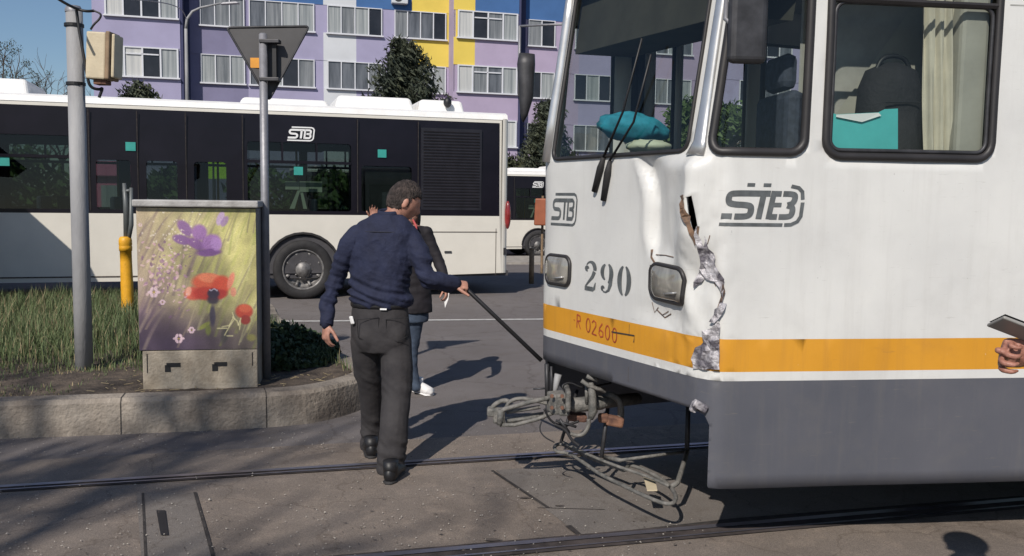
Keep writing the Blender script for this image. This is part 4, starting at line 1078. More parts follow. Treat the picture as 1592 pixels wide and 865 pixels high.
# kiosk shape added out of view, its roof shading the bus's lower left
k = thing('kiosk', 'added grey kiosk shape out of view on the left, shading the bus', 'kiosk', (-8.3, 10.4, .25))
s = MB(); s.box((-8.45, 10.45, 1.25), (1.7, 1.9, 2.1)); s.build('wall', M['inside'], k)
s = MB(); z0_, z1_ = 2.12, 3.30; ps = [(-6.98, 9.4, z0_), (-8.3, 9.4, z1_), (-9.7, 9.4, z0_), (-6.98, 11.5, z0_), (-8.3, 11.5, z1_), (-9.7, 11.5, z0_)]
s.add(ps, [(0, 1, 2), (5, 4, 3), (0, 3, 4, 1), (1, 4, 5, 2), (2, 5, 3, 0)]); s.build('roof', M['lavd'], k)
s = MB(); s.box((-8.45, 9.48, 1.6), (1.1, .03, .8)); s.build('window', M['pane1'], k)
# ------------------------------------------------------------------ the tram
T0 = Vector((.90, 3.97, 0)); dS = Vector((math.cos(R_(7)), math.sin(R_(7)), 0)); dF = Vector((-.475, .88, 0)).normalized()
dX = Vector((math.cos(R_(21.5)), math.sin(R_(21.5)), 0)); dA = Vector((math.cos(R_(14.5)), math.sin(R_(14.5)), 0))
SF = 1.62                                   # width of the front
TL = T0 + dF * SF
aN, aF = .10, .20                           # corner rounding lengths
def plan0(s):
    if s < -2.4: return T0 + dS * 2.4 + dA * (-s - 2.4)
    if s < -aN: return T0 + dS * (-s)
    if s < aN:
        t = (s + aN) / (2 * aN); a = T0 + dS * aN; b = T0 + dF * aN; return a * (1 - t) ** 2 + T0 * 2 * t * (1 - t) + b * t * t
    if s < SF - aF: return T0 + dF * s
    if s < SF + aF:
        t = (s - SF + aF) / (2 * aF); a = TL - dF * aF; b = TL + dX * aF; return a * (1 - t) ** 2 + TL * 2 * t * (1 - t) + b * t * t
    if s < SF + 2.4: return TL + dX * (s - SF)
    return TL + dX * 2.4 + dA * (s - SF - 2.4)
def pnorm(s):
    t = plan0(s + .01) - plan0(s - .01); return Vector((-t.y, t.x, 0)).normalized() * -1 if False else Vector((-t.y, t.x, 0)).normalized()
# outward normal: on the front it points to -X,-Y
if pnorm(.8).dot(Vector((-1, -.5, 0))) < 0:
    _pn = pnorm
    pnorm = lambda s: -_pn(s)
def gs(x, w): return math.exp(-(x / w) ** 2)
def dent(s, z):
    d = 0.0
    if -.3 < s < .8 and .7 < z < 2.0:
        # a buckled panel: creased on its left, bulged outwards to shade it darker
        sL = .53 - .26 * (1.87 - z) + .02 * math.sin(z * 14); t = (s - .10) / (sL - .10)
        A = sstep(1.30, 1.52, z) * sstep(1.895, 1.80, z)
        if 0 < t <= 1: d += A * (.085 - .135 * t + .012 * math.sin(t * 7 + z * 9) * t * (1 - t) * 4)
        elif t > 1: d -= A * .05 * max(0, 1 - (s - sL) / .07) ** 1.5
        else: d += A * .085 * max(0, 1 + (s - .10) / .09) ** 1.4
        d += .010 * gs(s - sL - .05, .03) * sstep(1.3, 1.5, z) * sstep(1.9, 1.8, z)
        d += -.022 * gs(s - .06, .06) * gs(z - 1.40, .28)
        d += .020 * gs(s - .17, .05) * gs(z - 1.30, .16) - .018 * gs(s - .33, .18) * gs(z - 1.10, .06)
        d += .014 * gs(s - .13, .07) * gs(z - 1.12, .10) - .014 * gs(s - .05, .05) * gs(z - .95, .2)
        k = gs(s - .15, .22) * gs(z - 1.35, .42)
        nn = noise.noise(Vector((s * 11, z * 7, 2))); d += k * (.012 * abs(nn) * 2 - .006) + .005 * k * noise.noise(Vector((s * 30, z * 24, 5)))
    d += .006 * noise.noise(Vector((s * 1.6, z * 1.6, 1))) + .0015 * noise.noise(Vector((s * 6, z * 5, 7)))
    return d
LEANV = dA
def tp(s, z, off=0.0):
    p = plan0(s) + pnorm(s) * (dent(s, z) + off)
    w = sstep(-.48, .02, s) * sstep(SF + .5, SF - .0, s)
    return Vector((p.x, p.y, z)) + LEANV * (.135 * max(0, z - 1.87) * w + (.03 * max(0, z - 1.87) if s < 0 or s > SF else 0) * 0)
def s_at(px, side=None):
    # perimeter coordinate seen at photo column px (at mid height)
    best = None
    lo, hi = (-2.3, 0.0) if side else (0.0, SF - .05)
    for k in range(2000):
        s = lo + (hi - lo) * k / 1999; p = plan0(s); q = p.x / p.y * FPX + 796
        e = abs(q - px)
        if best is None or e < best[0]: best = (e, s)
    return best[1]
def sz(px, py):
    # photo pixel -> (s, z) on the undented shell, below the sill
    lo = None
    side = px > 1109
    s = s_at(px, side)
    for _ in range(4):
        p = plan0(s); d = ray(px, py); z = CAM.z + d.z * (p.y / d.y)
        # correct s for the camera's roll and pitch
        q = (d.x / d.y) * FPX + 796; s = s_at(q, side)
    return s, z
def proj(p):
    v = CROT.transposed() @ (Vector(p) - CAM); return Vector((796 + FPX * v.x / -v.z, 432.5 - FPX * v.y / -v.z))
def szd(px, py):
    # photo pixel -> (s, z) on the real, dented shell
    s, z = sz(px, py); t = Vector((px, py))
    for _ in range(14):
        q = proj(tp(s, z)); e = t - q
        if e.length < .4: break
        a = (proj(tp(s + .006, z)) - proj(tp(s - .006, z))) / .012; b = (proj(tp(s, z + .006)) - proj(tp(s, z - .006))) / .012
        det = a.x * b.y - a.y * b.x
        if abs(det) < 1e3: break
        ds = (e.x * b.y - e.y * b.x) / det; dz = (a.x * e.y - a.y * e.x) / det
        s += max(-.03, min(.03, ds)) * .7; z += max(-.03, min(.03, dz)) * .7
    return s, z
Z1, Z2, Z3 = 1.030, .880, .838                    # orange band and the white line under it
S0_, S1_ = -9.5, SF + 9.5
tram = thing('tram', 'white and grey tram with an orange stripe and a crushed front corner, number 290', 'tram', (1.6, 5.0, 0))
TOPZ = 2.98
outer = [(S0_, .335), (-2.4, .335), (-.006, .335), (0.0, .345), (.0, .63), (.03, .675), (.10, .69), (SF, .69), (SF + .03, .67), (SF + .05, .34), (SF + 2.4, .335), (S1_, .335), (S1_, TOPZ), (S0_, TOPZ)]
def dn(p, st):
    return dens(p, st)
WS = rrect(.205, 1.41, 1.885, 2.86, .05)            # windscreen
CW = rrect(-.405, .045, 1.875, 2.82, .065)          # corner window
SW = rrect(-1.31, -.505, 1.862, 2.72, .075)         # driver's side window
FW = [rrect(SF + .10, SF + .52, 1.5, 2.7, .05), rrect(SF + .80, SF + .955, 1.0, 2.7, .04), rrect(SF + 1.0, SF + 1.50, 1.0, 2.7, .04), rrect(SF + 1.62, SF + 2.3, 1.6, 2.7, .04), rrect(SF + 2.45, SF + 3.6, 1.6, 2.7, .04), rrect(SF + 3.75, SF + 4.9, 1.6, 2.7, .04), rrect(SF + 5.2, SF + 6.4, 1.6, 2.7, .04)]
NW = [rrect(-3.1, -1.95, 1.6, 2.7, .05), rrect(-4.5, -3.3, 1.6, 2.7, .05), rrect(-6.0, -4.8, 1.6, 2.7, .05)]
TEAR1 = [szd(*p) for p in ((1065, 306), (1075, 304), (1082, 335), (1085, 352), (1083, 368), (1076, 356), (1070, 335))]
holes = [WS, CW, SW] + FW + NW + [TEAR1]
grid = []
s = -2.0
while s < 2.0:
    z = .40
    st = .022 if (-.2 < s < .75) else .06
    while z < 2.95:
        grid.append((s + random.uniform(-.002, .002), z + random.uniform(-.002, .002))); z += .022 if (-.2 < s < .75 and z < 1.9) else .07
    s += st
for i in range(40):
    for z in (.6, 1.3, 1.8, 2.3, 2.9): grid.append((-2.3 - i * .18, z)); grid.append((2.2 + i * .18, z))
lines = [[(lerp(S0_, S1_, k / 260), z) for k in range(261)] for z in (Z1, Z2, Z3)]
# the painted stripe drifts a little where the sheet is bent
mb = sheet(dn(outer, .06), holes, lines, grid, lambda s, z: tp(s, z), lambda s, z: 1 if Z2 < z < Z1 else (2 if z < Z3 else 0), flip=False)
body = mb.build('body_shell', [M['tw'], M['to'], M['tg']], tram, smooth=True, clean=False)
me = body.data; me.update()
# make normals point outwards
c0 = Vector((3.2, 5.6, 1.5)); acc = sum((1 if (p.center - c0).dot(p.normal) > 0 else -1) * p.area for p in me.polygons)
if acc < 0: me.flip_normals()
q = body.modifiers.new('s', 'SOLIDIFY'); q.thickness = .018; q.offset = -1; q.use_rim = True
# roof
mb = MB(); ss = [S0_ + (S1_ - S0_) * k / 120 for k in range(121)]
ring = lambda inn, z: [tuple((tp(s, TOPZ) - pnorm(s) * inn).xy) + (z,) for s in ss]
L = [ring(0, TOPZ - .01), ring(.03, TOPZ + .08), ring(.12, TOPZ + .16), ring(.35, TOPZ + .22)]
for r in L: mb.v += r
n = 121
for k in range(3): mb.f += [(k * n + i, k * n + i + 1, (k + 1) * n + i + 1, (k + 1) * n + i) for i in range(n - 1)]; mb.m += [0] * (n - 1)
half = n // 2
for i in range(half): 
    mb.f.append((3 * n + i, 3 * n + i + 1, 3 * n + n - 2 - i, 3 * n + n - 1 - i)); mb.m.append(0)
mb.build('roof', M['tw'], tram, smooth=False)
# inner lining: floor, ceiling, bulkheads
def inner(pts, z0, z1, nm, m, par=None):
    s = MB(); s.prism([tuple(p.xy) for p in pts], z0, z1); return s.build(nm, m, par or tram)
rim_ = [plan0(s) - pnorm(s) * .06 for s in [-9.4, -2.4, -1.2, -.1, .1, .8, 1.5, 1.75, 2.4, 4.0, SF + 9.4]]
inner(rim_, .80, .90, 'floor', M['dinside'])
inner(rim_, 2.90, 2.94, 'ceiling', M['inside'])
# destination box above the windscreen
s = MB(); a = [tp(s_, 2.5, -.06) for s_ in (.16, .5, .9, 1.45)]; b = [tp(s_, 2.88, -.06) for s_ in (.16, .5, .9, 1.45)]
bk = [v + dA * .35 for v in a]; bkt = [v + dA * .35 for v in b]
s.add(a + b + bk + bkt, [(i, i + 1, i + 5, i + 4) for i in range(3)] + [(i + 8, i + 9, i + 1, i) for i in range(3)] + [(i + 8, i + 12, i + 13, i + 9) for i in range(3)])
s.build('sun_blind', mat('blind', (.055, .052, .042, 1), .8, var=.15), tram)
# dashboard
s = MB(); s.prism([tuple((plan0(q) - pnorm(q) * .16).xy) for q in (-.3, .1, .25, .8, 1.45)] + [tuple((plan0(1.5) + dA * .5).xy), tuple((plan0(.0) + dA * .75).xy)], 1.60, 1.80); s.build('dashboard', M['dinside'], tram, bevel=.02)
# cab bulkhead behind the driver, and the pale panel seen in the side window
w0 = plan0(-1.16) - pnorm(-1.16) * .04; inw = -pnorm(-1.16)
s = MB(); s.prism([tuple(w0.xy), tuple((w0 + inw * .16).xy), tuple((w0 + inw * .16 + dS * .14).xy), tuple((w0 + dS * .14).xy)], .9, 2.9); s.build('cab_pillar', M['inside'], tram, bevel=.02)
s = MB(); w1 = plan0(-1.0) + inw * .42; s.prism([tuple(w1.xy), tuple((w1 + inw * .03).xy), tuple((w1 + inw * .03 + dS * .6).xy), tuple((w1 + dS * .6).xy)], .9, 2.9); s.build('partition', M['inside'], tram)
s = MB(); w2 = plan0(-1.5) + inw * .05; s.prism([tuple(w2.xy), tuple((w2 + dS * .03).xy), tuple((w2 + inw * 1.0 + dS * .03).xy), tuple((w2 + inw * 1.0).xy)], .9, 2.9); s.build('bulkhead', M['inside'], tram)
# slanting pale panel and wall behind the bag, set forward to catch the sun
s = MB(); w3 = plan0(-.5) + inw * .385
s.add([w3 + dS * .05 + Vector((0, 0, 1.9)), w3 + dS * .95 + Vector((0, 0, 1.9)), w3 + dS * .95 + Vector((0, 0, 2.75)), w3 + dS * .60 + Vector((0, 0, 2.6)), w3 + dS * .25 + Vector((0, 0, 2.1))], [(0, 1, 2, 3, 4)])
s.add([w3 + inw * .015 + dS * .05 + Vector((0, 0, 1.2)), w3 + inw * .015 + dS * .95 + Vector((0, 0, 1.2)), w3 + inw * .015 + dS * .95 + Vector((0, 0, 2.9)), w3 + inw * .015 + dS * .05 + Vector((0, 0, 2.9))], [(0, 1, 2, 3)], 1)
s.build('cab_wall', [M['inside'], mat('cab_lining', (.42, .40, .37, 1), .8, var=.15)], tram)
# driver's seat
s = MB(); sc_ = plan0(-.42) + inw * .55
s.box(Vector((sc_.x, sc_.y, 1.40)), (.45, .45, .10)); s.build('seat_cushion', M['seat'], tram, bevel=.03)
s = MB(); sb = sc_ + dS * .10; s.box(Vector((sb.x, sb.y, 1.85)), (.10, .42, .70), Matrix.Rotation(R_(7), 3, 'Z')); s.box(Vector((sb.x, sb.y, 2.30)), (.09, .25, .18), Matrix.Rotation(R_(7), 3, 'Z')); s.build('seat_back', M['seat'], tram, bevel=.04)
# glass panes and seals
def pane(poly, nm='window', off=-.010, mt='glass', ext=.012):
    x0 = min(p[0] for p in poly) - ext; x1 = max(p[0] for p in poly) + ext; y0 = min(p[1] for p in poly) - ext; y1 = max(p[1] for p in poly) + ext
    n = 12; g = MB(); vs = [tp(lerp(x0, x1, i / n), lerp(y0, y1, j / 4), off) - (pnorm(lerp(x0, x1, i / n)) * dent(lerp(x0, x1, i / n), lerp(y0, y1, j / 4))) for j in range(5) for i in range(n + 1)]
    g.add(vs, [((j + 1) * (n + 1) + i, (j + 1) * (n + 1) + i + 1, j * (n + 1) + i + 1, j * (n + 1) + i) for j in range(4) for i in range(n)])
    return g.build(nm, M[mt], tram, smooth=True)
def seal(poly, par, r=.017, mt='seal', off=.004, step=.05):
    g = MB(); g.tube([tp(a, b, off) for a, b in dens(poly, step)], [(r, r * .8)] * len(dens(poly, step)), 8, closed=True); return g.build('seal', M[mt], par, smooth=True)
w = pane(WS, 'windscreen'); seal(WS, w, .013)
w = pane(CW); seal(CW, w, .020)
w = pane(SW); seal(SW, w, .019)
g = MB(); g.tube([tp(-.51, 2.555, .0), tp(-.9, 2.552, .002), tp(-1.305, 2.55, .0)], [(.016, .014)] * 3, 6); g.build('sliding_rail', M['seal'], w)
g = MB(); a = rrect(-1.285, -.53, 1.89, 2.545, .05); g.tube([tp(x, z, -.006) for x, z in dens(a, .06)], .010, 6, closed=True); g.build('inner_frame', M['dmetal'], w, smooth=True)
for f in FW + NW:
    w = pane(f); seal(f, w, .018, step=.3)
# bright corner pillar
g = MB(); g.tube([tp(.125, z, -.006) for z in (1.86, 1.92, 2.1, 2.4, 2.7, 2.95)], [(.062, .028), (.045, .03), (.036, .03), (.034, .03), (.034, .03), (.034, .03)], 14); g.build('corner_pillar', M['silver'], tram, smooth=True)
g = MB(); g.tube([tp(1.47, z, .004) for z in (1.87, 2.1, 2.4, 2.7, 2.95)], [(.035, .02)] * 5, 12); g.build('corner_pillar', M['silver'], tram, smooth=True)
g = MB(); a = plan0(SF + .68); g.tube([(a.x, a.y, z) for z in (.9, 1.6, 2.9)], .05, 8); 
for t in (.66, 1.56): a = plan0(SF + t) - pnorm(SF + t) * .1; g.tube([(a.x, a.y, .9), (a.x, a.y, 2.9)], .02, 8)
g.build('door_post', M['dmetal'], tram, smooth=True)
# vertical seams of the side panels
g = MB()
g.strip([(-1.36, 2.56), (-2.2, 2.56)], .006, lambda u, v: tp(u, v, .0015))
g.build('panel_seam', mat('seam', (.38, .38, .36, 1), .7), tram)
g = MB()
g.strip([(.615, .72), (.615, 1.02)], .003, lambda u, v: tp(u, v, .0012)); g.build('panel_joint', M['stain'], tram)
g = MB(); b_ = [plan0(q) - pnorm(q) * .07 for q in (-.02, .10, .35)]; g.add([v + Vector((0, 0, 1.2)) for v in b_] + [v + Vector((0, 0, 1.84)) for v in b_], [(0, 1, 4, 3), (1, 2, 5, 4)]); g.build('tear_backing', M['black'], tram)  # black sheet added behind the tear so its inside stays dark
# lamps
def lamp_(px0, px1, py0, py1, tilt=0):
    s0, z0 = sz(px1, py1); s1, z1 = sz(px0, py0)
    poly = rrect(s0, s1, z0, z1, .05, 6); L = thing
    g = MB(); cx, cz = (s0 + s1) / 2, (z0 + z1) / 2
    rings = [(1.0, .006), (.9, .022), (.6, .032), (.25, .036)]
    vs = []
    for k, o_ in rings: vs += [tp(cx + (a - cx) * k, cz + (b - cz) * k + tilt * (a - cx), o_) for a, b in poly]
    n = len(poly); g.add(vs, [(j * n + i, j * n + (i + 1) % n, (j + 1) * n + (i + 1) % n, (j + 1) * n + i) for j in range(3) for i in range(n)] + [tuple(range(3 * n, 4 * n))])
    h = g.build('headlight', M['lens'], tram, smooth=True)
    g = MB(); g.tube([tp(a, b + tilt * (a - cx), .008) for a, b in poly], .012, 6, closed=True); g.build('bezel', M['seal'], h, smooth=True)
    g = MB(); p0 = tp(s0 + (s1 - s0) * .45, z0 + (z1 - z0) * .22, .036); p1 = tp(s0 + (s1 - s0) * .12, z0 + (z1 - z0) * .30, .026)
    g.tube([p0, p1], [(.014, .004), (.02, .005)], 8); g.build('reflector', M['silver'], h, smooth=True)
lamp_(852, 887, 396, 445); lamp_(1014, 1069, 411, 473, .04)
# stencilled number, emblems, marker note
g = MB(); s0, z0 = sz(908, 455); s1, z1 = sz(982, 455); zt_ = sz(945, 408)[1] - .004; zb_ = sz(945, 457)[1]
digits290(g, lambda u, v: tp(s0 + (s1 - s0) * u / 2.0, zb_ + (zt_ - zb_) * v, .003)); g.build('number', M['ink'], tram)
g = MB(); s0 = sz(848, 325)[0]; s1 = sz(897, 325)[0]; zt_ = sz(872, 302)[1]; zb_ = sz(872, 349)[1]
stb(g, lambda u, v: tp(min(s0, SF - aF) + (s1 - min(s0, SF - aF)) * u / 2.0, zb_ + (zt_ - zb_) * v, .003), w=.12, wb=.08); g.build('emblem', M['ink'], tram)
g = MB(); s0 = sz(1121, 330)[0]; s1 = sz(1252, 330)[0]; zt_ = sz(1190, 289)[1]; zb_ = sz(1190, 349)[1]
F2 = lambda u, v: tp(s0 + (s1 - s0) * u / 2.0, zb_ + (zt_ - zb_) * v, .003)
sh = lambda u, v: F2(u + .12 * v, v)
g.strip([tuple(q)[:2] for q in smooth_pts([(.82, .80, 0), (.24, .80, 0), (.10, .77, 0), (.10, .56, 0), (.24, .51, 0), (.54, .50, 0), (.66, .46, 0), (.66, .24, 0), (.54, .20, 0), (.30, .20, 0)], 2)], .15, sh); g.strip([(.24, .20), (-.02, .20)], .15, sh)
g.strip([(.80, .80), (1.06, .80)], .15, sh); g.strip([(.90, .80), (.87, .14)], .14, sh)
g.strip([(1.14, .87), (1.10, .14)], .13, sh); g.strip([(1.17, .80), (1.32, .80)], .14, sh); g.strip([tuple(q)[:2] for q in smooth_pts([(1.36, .80, 0), (1.56, .80, 0), (1.66, .76, 0), (1.64, .56, 0), (1.50, .51, 0)], 2)], .14, sh); g.strip([tuple(q)[:2] for q in smooth_pts([(1.50, .50, 0), (1.64, .46, 0), (1.64, .24, 0), (1.54, .20, 0), (1.34, .20, 0)], 2)], .14, sh); g.strip([(1.30, .20), (1.12, .20)], .14, sh); g.strip([(1.14, .51), (1.36, .51)], .11, sh)
g.strip([(.48, 1.02), (.66, 1.02)], .085, sh); g.strip([(.86, 1.02), (1.04, 1.02)], .085, sh)
g.strip([(1.52, 1.0), (1.70, .96), (1.80, .86), (1.84, .66)], .09, sh); g.strip([(1.85, .58), (1.86, .22), (1.80, .08), (1.66, 0), (1.5, -.01)], .09, sh); g.strip([(1.46, -.01), (-.04, -.01)], .085, sh)
g.build('emblem', M['ink'], tram)
g = MB(); s0 = sz(897, 515)[0]; s1 = sz(966, 515)[0]; zm = .925; hh = .075; k = (s1 - s0) / 5.6
FT = lambda u, v: tp(s0 + k * u, zm + hh * v + .012 - .006 * u, .003)
t_ = .10
g.strip([(-.35, .5), (-.2, .5)], t_ * .7, FT); g.strip([(.1, 0), (.1, 1)], t_, FT); g.strip([(.1, 1), (.5, .95), (.55, .6), (.1, .5)], t_, FT); g.strip([(.25, .5), (.6, 0)], t_, FT)
def zero(x): g.strip(arc(x + .3, .5, .26, .5, 0, 360, 14), t_, FT)
zero(1.3); g.strip([(2.1, .8), (2.3, 1), (2.6, .9), (2.6, .65), (2.1, 0), (2.7, 0)], t_, FT); g.strip([(3.4, 1), (3.05, .6), (3.0, .2), (3.2, 0), (3.5, .1), (3.5, .4), (3.2, .5), (3.02, .4)], t_, FT); zero(3.75); zero(4.6)
g.build('marker_note', M['redink'], tram)
g = MB(); sa, za = sz(952, 516); sb_, zb2 = sz(988, 522); g.strip([(sa, za), (sb_, zb2), (sb_ + .004, zb2 - .035)], .007, lambda u, v: tp(u, v, .0035)); g.build('scratch', M['joint'], tram)
# torn metal
def rag(px_poly, nm, m, seed, amp=.012, off=.006, step=.024):
    poly = [szd(*p) for p in px_poly]; dp = dens(poly, .02); rr = random.Random(seed)
    dp = [(a + rr.uniform(-.003, .003), b + rr.uniform(-.003, .003)) for a, b in dp]
    x0 = min(p[0] for p in dp); x1 = max(p[0] for p in dp); y0 = min(p[1] for p in dp); y1 = max(p[1] for p in dp); g = []
    x = x0
    while x < x1:
        y = y0
        while y < y1:
            if inside((x, y), dp): g.append((x + rr.uniform(-.004, .004), y + rr.uniform(-.004, .004)))
            y += step
        x += step
    mbb = sheet(dp, [], [], g, lambda s, z: tp(s, z, off + amp * rr.random() + amp * .6 * noise.noise(Vector((s * 40, z * 40, seed)))), lambda a, b: 0)
    return mbb.build(nm, M[m], tram, solid=.0)
rag([(1084, 352), (1092, 372), (1098, 384), (1099, 366), (1104, 388), (1112, 393), (1113, 414), (1125, 433), (1124, 470), (1119, 447), (1112, 438), (1096, 434), (1082, 448), (1086, 430), (1094, 412), (1090, 396), (1085, 380)], 'torn_metal', 'foil', 1, .016)
rag([(1112, 482), (1120, 470), (1130, 472), (1122, 488), (1112, 503), (1105, 500)], 'torn_metal', 'foil', 2, .020)
rag([(1107, 509), (1112, 500), (1118, 498), (1119, 520), (1118, 573), (1100, 575), (1080, 573), (1080, 550), (1086, 540), (1095, 533), (1096, 515)], 'torn_metal', 'foil', 3, .018)
rag([(1124, 440), (1127, 452), (1120, 478), (1114, 486), (1120, 462)], 'torn_edge', 'rustm', 6, .012, .008)
rag([(1060, 304), (1065, 302), (1070, 330), (1077, 352), (1084, 366), (1084, 384), (1078, 372), (1070, 352)], 'torn_edge', 'rustm', 4, .012, .004)
g = MB()
for pts, w_ in (([(1014, 388), (1013, 400), (1019, 410)], .011), ([(1020, 396), (1035, 397), (1048, 400)], .004), ([(1014, 470), (1018, 486), (1024, 478)], .005), ([(1022, 482), (1034, 494), (1044, 488)], .006), ([(1030, 490), (1040, 484)], .004), ([(1110, 440), (1124, 466)], .004), ([(1083, 380), (1086, 352)], .008), ([(1100, 380), (1104, 366)], .004), ([(1012, 412), (1010, 440), (1014, 462)], .008)):
    g.strip([szd(*p) for p in pts], w_, lambda u, v: tp(u, v, .003))
g.build('crack', M['rustm'], tram)
g = MB(); g.box(tp(.35, .80, .01) * 0 + tp(*sz(1093, 630), .03), (.07, .03, .035), Matrix.Rotation(R_(30), 3, 'Y')); g.box(tp(*sz(1083, 632), .02), (.03, .03, .05), Matrix.Rotation(R_(20), 3, 'Y')); g.build('broken_bracket', M['foil'], tram, bevel=.006)
# wipers
def wp(px, py, off=.03):
    # point just outside the windscreen / front at a photo pixel
    d = ray(px, py); best = None
    for k in range(400):
        t = 3.5 + k * .006; p = CAM + d * (t / d.y) if 0 else CAM + d * t
        if (p.x, p.y) and True:
            z = p.z; w = tp(s_at(p.x / p.y * FPX + 796), z, off); e = (w.xy - p.xy).length
            if best is None or e < best[0]: best = (e, p)
    return best[1]
for (x0, y0, x1, y1, x2, y2, xb, yb) in ((998, 60, 968, 175, 938, 245, 924, 298), (1012, 85, 985, 190, 948, 250, 938, 312)):
    wr = thing('wiper', '', None) if False else None
    g = MB(); a, b, c_, e_ = wp(x0, y0, .04), wp(x1, y1, .05), wp(x2, y2, .04), wp(xb, yb, .03)
    g.tube([a, b, c_], [.006, .006, .007], 6); arm = g.build('wiper', M['black'], tram, smooth=True)
    g = MB(); g.tube([c_, c_.lerp(e_, .3), e_], [.010, .020, .016], 8); g.build('blade', M['rubber'], arm, smooth=True)
    g = MB(); g.tube([e_ + Vector((.045, 0, .05)), e_ + Vector((.03, 0, -.03))], .006, 6); g.build('spring', M['black'], arm)
# mirrors
mr = P(818, 140, 5.55); g = MB(); g.tube([P(881, 38, 5.35), P(845, 39, 5.45), P(808, 41, 5.55)], .007, 8); g.tube([P(808, 41, 5.55), P(807, 150, 5.55)], .009, 8); 
arm = g.build('mirror_arm', M['metal'], tram, smooth=True)
g = MB(); g.tube([P(819, 84, 5.55), P(818, 100, 5.55), P(818, 150, 5.55), P(815, 178, 5.55), P(813, 190, 5.55)], [(.050, .03), (.056, .035), (.046, .035), (.024, .03), (.006, .01)], 14); g.build('mirror_head', M['dmetal'], arm, smooth=True)
g = MB(); g.tube([P(1130, -20, 3.9), P(1128, 30, 3.85), P(1140, 40, 3.8)], .010, 8); arm = g.build('mirror_arm', M['metal'], tram, smooth=True)
g = MB(); s0 = P(1163, 20, 3.78); g.box((s0.x, s0.y, s0.z + .12), (.165, .055, .66), Matrix.Rotation(R_(5), 3, 'Z')); g.build('mirror_head', M['dmetal'], arm, bevel=.05, bseg=4)
# underframe, bogie, wheels
s = MB(); s.prism([tuple((plan0(q) - pnorm(q) * .38).xy) for q in (-8, -2.4, -.55, .5, .8, 1.1, 2.1, 3.9, SF + 8)], .56, .74); s.build('underframe', M['black'], tram)
ct = T0 + dF * .8 + dA * 3.6
rotA = Matrix((dA, Vector((-dA.y, dA.x, 0)), Vector((0, 0, 1)))).transposed()
s = MB()
for yy in (-.95, .95): s.box(ct + rotA @ Vector((0, yy * .88, .42)), (2.5, .10, .16), rotA)
s.box(ct + Vector((0, 0, .42)), (.5, 1.6, .2), rotA); s.box(ct + rotA @ Vector((-1.5, 0, .36)), (.08, 1.7, .3), rotA); s.box(ct + rotA @ Vector((0, -.86, .15)), (1.1, .08, .12), rotA)
s.build('bogie', M['black'], tram)
for xx in (-.95, .95):
    for yy in (-.72, .72):
        s = MB(); o_ = ct + rotA @ Vector((xx, yy, .35)); ax = rotA @ Vector((0, -1 if yy < 0 else 1, 0)); s.lathe([(.0, .03), (.12, .04), (.2, .02), (.33, .03), (.35, .02), (.35, -.06), (.38, -.07), (.38, -.09), (.0, -.09)], o_, ax, 32); s.build('wheel', M['dmetal'], tram, smooth=True)
s = MB(); s.box(ct + rotA @ Vector((-1.9, .35, .46)), (.3, .3, .16), rotA); s.box(ct + rotA @ Vector((-1.75, -.5, .50)), (.3, .5, .2), rotA); s.build('equipment_box', M['black'], tram, bevel=.02)
# coupler
def cp(px, py, Y): return P(px, py, Y)
g = MB(); Yc_ = 4.98
g.tube([cp(880, 629, 4.92), cp(892, 630, 4.92), cp(893, 630, 4.92), cp(935, 626, 4.97), cp(936, 626, 4.97), cp(990, 620, 5.25)], [.034, .034, .042, .042, .036, .036], 14); sh_ = g.build('coupler_shaft', M['coupler'], tram, smooth=True)
g = MB()
g.tube([cp(862, 617, 4.90), cp(825, 625, 4.90), cp(786, 636, 4.90), cp(779, 640, 4.90)], [(.013, .014)] * 4, 8); g.tube([cp(779, 638, 4.90), cp(777, 661, 4.90)], [.019, .018], 8)
g.tube([cp(777, 661, 4.90), cp(800, 661, 4.90), cp(835, 652, 4.90), cp(865, 640, 4.90)], [.012] * 4, 8); g.tube([cp(787, 641, 4.93), cp(840, 633, 4.93)], .012, 6); g.tube([cp(789, 655, 4.93), cp(838, 648, 4.93)], .012, 6)
g.tube(smooth_pts([cp(786, 636, 5.0), cp(792, 624, 5.0), cp(808, 619, 5.0), cp(830, 622, 5.0), cp(852, 628, 5.0)], 2), .012, 8)
g.tube([cp(786, 655, 4.99), cp(846, 646, 4.99)], [(.02, .022)] * 2, 8); g.tube(smooth_pts([cp(764, 636, 5.05), cp(770, 628, 5.05), cp(784, 622, 5.05), cp(794, 626, 5.05)], 2), .014, 8)
g.build('coupler_head', M['coupler'], tram, smooth=True, bevel=0)
g = MB(); a = cp(764, 640, 5.05); g.box(a, (.05, .08, .05)); g.box(cp(776, 646, 5.04), (.07, .06, .09)); g.build('coupler_claw', M['coupler'], tram, bevel=.012)
g = MB(); a = cp(868, 626, 4.90); g.box(a, (.10, .12, .115), Matrix.Rotation(R_(20), 3, 'Z')); g.box(cp(877, 638, 4.86), (.06, .05, .06)); g.box(cp(882, 619, 4.9), (.03, .2, .12)); g.build('coupler_block', M['coupler'], tram, bevel=.012)
for q in ((858, 616), (874, 616), (858, 634), (874, 634)):
    g = MB(); g.lathe([(0, .012), (.010, .012), (.012, 0)], cp(q[0], q[1], 4.81), (0, -1, 0), 6); g.build('bolt', M['rust'], tram)
g = MB(); g.tube(smooth_pts([cp(880, 610, 4.88), cp(872, 600, 4.88), (cp(886, 594, 4.9)), cp(905, 604, 4.9), cp(930, 600, 4.95), cp(950, 596, 5.0)], 2), .006, 6); g.tube(smooth_pts([cp(846, 636, 4.84), cp(856, 656, 4.84), cp(876, 664, 4.84), cp(900, 655, 4.86)], 2), .007, 6); g.build('cable', M['black'], tram, smooth=True)
